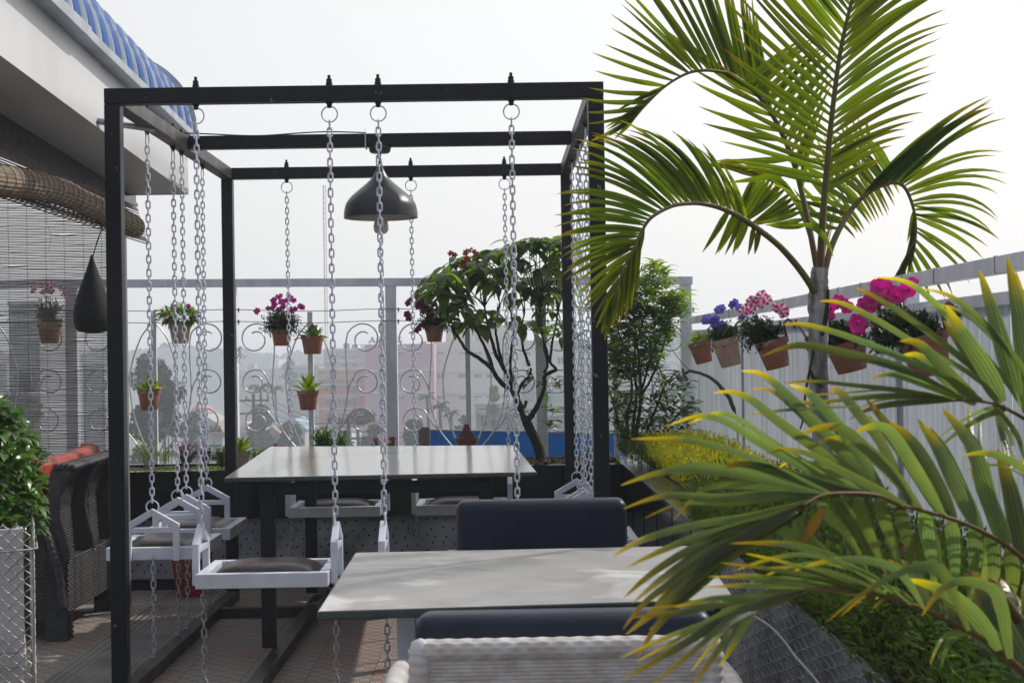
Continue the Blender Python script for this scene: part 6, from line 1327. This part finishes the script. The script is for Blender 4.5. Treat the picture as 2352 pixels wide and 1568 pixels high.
# trees
M_citytree = mat('distant_tree', (.05, .075, .045), .9, 0, (.025, .04, .028), .5); M_trunkc = mat('distant_trunk', (.08, .07, .06), .9)
def ctree(label, px, ytop, wpx, Y, m=M_citytree, n=1500, blobs=9, hfrac=.9, name='leafy_tree'):
    top = P(px, ytop, Y); H_ = top.z - GZ; R = wpx / 2 * Y / FPX; t = thing(name, label, 'tree', (top.x, Y, GZ)); b = MB()
    bl = []
    for i in range(blobs):
        a = rnd.uniform(0, 6.28); rr = R * rnd.uniform(.05, .50); hh = H_ - R * .42 - rnd.uniform(0, 1) * min(H_ * .7, R * 2.2); bl.append((Vector((math.cos(a) * rr, math.sin(a) * rr, hh)), R * rnd.uniform(.40, .62)))
    bl[0] = (Vector((0, 0, H_ - R * .40)), R * .42)
    for i in range(n):
        c, r = rnd.choice(bl); v = rv(); s = R * rnd.uniform(.07, .15); p = c + Vector((v.x, v.y, v.z * .8)) * r * rnd.uniform(.7, 1.08); u_ = rv(s); w2 = rv(s)
        b.add([p - u_, p + w2, p + u_, p - w2 * .8], [(0, 1, 2, 3)])
    b.build('crown', m, t)
    b = MB(); b.tube([(0, 0, 0), (0, 0, H_ * .5), (0, 0, H_ * .8)], [R * .09, R * .06, R * .02], 7)
    for c, r in bl[:5]: b.tube([(0, 0, H_ * .45), tuple(c * .6 + Vector((0, 0, H_ * .25))), tuple(c)], [R * .04, R * .03, R * .01], 5)
    b.build('trunk', M_trunkc, t)
ctree('tall dark hazy tree directly behind the leftmost chain, its crown highest on the left', 342, 814, 100, 95, n=2600, blobs=12)
ctree('lower dark hazy tree spreading right of the tallest left tree', 385, 868, 95, 88, n=2200, blobs=12)
ctree('dark hazy tree low behind the feathery plant', 330, 925, 110, 80, n=2000)
ctree('hazy tree behind the lower left scrollwork', 440, 945, 80, 120, n=1500)
ctree('very faint tree left of the slim post near the skyline', 668, 826, 46, 250, n=700)
ctree('faint roadside tree beside the rear left post', 600, 925, 80, 130)
ctree('dark hazy tree at the foot of the coral red block', 845, 940, 80, 110, n=1800)
ctree('low hazy tree between the coral block and the chains', 790, 985, 80, 95)
ctree('dark tree at the foot of the mauve block, right of the thick post', 950, 960, 80, 110, n=1800)
ctree('rounded hazy tree behind the empty brown pot', 1068, 952, 60, 105)
ctree('low tree left of the slim post base', 665, 965, 90, 120)
ctree('yellow green roof garden tree left of the big-leaved tree trunk', 1134, 884, 46, 116, mat('yellow_tree', (.20, .20, .05), .9, 0, (.10, .12, .04), .8), n=900, blobs=6)
ctree('pale green tree behind the tall shrub at the right', 1530, 885, 110, 140, n=1500)
ctree('low dark tree at the far right behind the fence corner', 1440, 900, 90, 120, n=1300)
ctree('dim tree behind the hanging blind', 60, 850, 120, 130, n=1300)
def cpalm(label, px, ytop, wpx, Y):
    top = P(px, ytop + 8, Y); H_ = top.z - GZ; R = wpx / 2 * Y / FPX; t = thing('city_palm', label, 'palm', (top.x, Y, GZ)); b = MB(); b.tube([(0, 0, 0), (.2, 0, H_ * .6), (0, 0, H_)], [.22, .16, .12], 6); b.build('trunk', M_trunkc, t); b = MB()
    for i in range(15):
        a = i * 2.4; el = rnd.uniform(.1, 1.1); d = Vector((math.cos(a) * math.cos(el), math.sin(a) * math.cos(el), math.sin(el))); p = Vector((0, 0, H_))
        for s in range(9):
            q = p + d * R / 9; side = d.cross(Vector((0, 0, 1))); side = (side.normalized() if side.length > .01 else Vector((1, 0, 0))) * R * .16
            for k in (-1, 1): b.add([p, q, q + side * k + Vector((0, 0, -R * .12)), p + side * k * .9 + Vector((0, 0, -R * .12))], [(0, 1, 2, 3)])
            p = q; d = (d + Vector((0, 0, -.17))).normalized()
    b.build('crown', M_citytree, t)
cpalm('hazy palm in front of the mauve block, tallest there', 981, 903, 46, 125); cpalm('hazy palm at the corner of the cream block', 1010, 925, 56, 115); cpalm('hazy palm drooping low beside the slim post base', 1035, 940, 44, 112)
cpalm('hazy palm left of the magenta petunia pot chain', 598, 882, 60, 150); cpalm('faint palm behind the scrollwork stem', 632, 886, 44, 160); cpalm('hazy palm behind the lower right scroll of the slim post', 820, 955, 50, 112)
# far wooded skyline
b = MB()
for i in range(5200):
    x = rnd.uniform(-200, 1650); hgt = 812 + 7 * math.sin(x * .012) + 5 * math.sin(x * .041 + 1) + 3 * math.sin(x * .11); y = hgt + abs(rnd.gauss(0, 12)); Y = rnd.uniform(560, 640); p = P(x, y, Y); u_ = rv(2.6); w2 = rv(2.2); b.add([p - u_, p + w2, p + u_, p - w2], [(0, 1, 2, 3)])
for i in range(60):
    x0 = -200 + i * 31; z = P(x0, 822, 620).z; a, c = P(x0, 822, 640), P(x0 + 32, 822, 640); b.add([(a.x, 640, GZ), (c.x, 640, GZ), (c.x, 640, z), (a.x, 640, z)], [(0, 1, 2, 3)])
stuff(b.build('far_woodland', M_citytree), 'faint wooded skyline fading into the haze on the horizon', 'woodland')
# mast, poles, vans
Ym = 480; a = P(744, 425, Ym); zz = a.z - GZ
t = thing('lattice_mast', 'very faint tall thin lattice mast rising left of the pendant lamp', 'mast', (a.x, Ym, GZ)); b = MB()
for k in range(3): an = k * 2.09; b.tube([(.55 * math.cos(an), .55 * math.sin(an), 0), (.5 * math.cos(an), .5 * math.sin(an), zz)], .07, 4)
for j in range(44):
    z = j * zz / 44
    for k in range(3): an = k * 2.09; a2 = an + 2.09; b.tube([(.52 * math.cos(an), .52 * math.sin(an), z), (.52 * math.cos(a2), .52 * math.sin(a2), z + zz / 44)], .04, 3)
b.build('lattice', mat('mast_paint', (.42, .25, .25), .6), t)
def upole(label, px, yt, Y):
    a = P(px, yt, Y); t = thing('utility_pole', label, 'pole', (a.x, Y, GZ)); zz = a.z - GZ; b = MB(); b.tube([(0, 0, 0), (0, 0, zz)], [.17, .11], 8); b.build('shaft', M_trunkc, t); b = MB()
    for k in (0, .9): b.span(-1.1, 1.1, -.06, .06, zz - .5 - k, zz - .38 - k)
    for x in (-1, -.5, .5, 1): b.span(x - .05, x + .05, -.05, .05, zz - .375, zz - .15)
    b.build('crossarm', M_trunkc, t); return Vector((a.x, Y, a.z - .2))
p1 = upole('hazy electric pole with crossarms left of the first slim post petunias', 582, 905, 105); p2 = upole('hazy electric pole with crossarms between coral block and middle chain', 800, 952, 85); upole('thin hazy pole behind the left side chains', 466, 972, 90)
b = MB()
for k in (-1, -.4, .4, 1):
    for (u, v) in ((p1, p2), (p2, Vector((P(1120, 1010, 78).x, 78, P(1120, 1010, 78).z)))):
        pts = []
        for i in range(13): s = i / 12; q = u.lerp(v, s) + Vector((k * .9, 0, -3.2 * s * (1 - s) + k * .15)); pts.append(q)
        b.tube(pts, .022, 4)
tag(b.build('power_lines', M_trunkc), 'thin sagging power lines strung between the hazy electric poles', 'power line')
def van(label, px, py, Y, col):
    q = P(px, py, Y); z = GZ + .03; t = thing('parked_van', label, 'van', (q.x, Y, z)); b = MB(); b.prism([(-2.1, .4), (2.1, .4), (2.1, 1.2), (1.5, 1.35), (1.1, 2.0), (-2.0, 2.05), (-2.1, 1.9)], 'y', -.85, .85); b.build('body', cmat('van_%d' % int(px), col), t, bevel=.08)
    for x in (-1.3, 1.3):
        for y in (-.86, .86): b = MB(); b.lathe([(0, .1), (.33, .1), (.36, 0), (.33, -.1), (0, -.1)], 14, (x, y, .36), Matrix.Rotation(PI / 2, 3, 'X')); b.build('wheel', M_cable, t)
    b = MB(); b.span(-1.6, 1.0, -.87, -.851, 1.35, 1.85); b.build('window', M_glass, t)
van('hazy white van on the street behind the left side chains', 482, 983, 330, (.6, .6, .6)); van('hazy blue grey van right of the white one, beside the rear left post', 502, 992, 300, (.3, .35, .45))

# ================================================================== HAZE
m = bpy.data.materials.new('haze_air'); m.use_nodes = True; t = m.node_tree
t.nodes.remove(t.nodes['Principled BSDF']); pv_ = t.nodes.new('ShaderNodeVolumePrincipled')
pv_.inputs['Color'].default_value = (0.85, 0.925, 1.0, 1); pv_.inputs['Density'].default_value = 0.0021; pv_.inputs['Anisotropy'].default_value = 0.3
t.links.new(pv_.outputs[0], t.nodes['Material Output'].inputs['Volume'])
b = MB(); b.span(-3100, 3100, -250, 5100, GZ - 1, 6.0); o = b.build('haze', m); stuff(o, 'pale grey blue morning haze fading the city behind the terrace', 'haze')
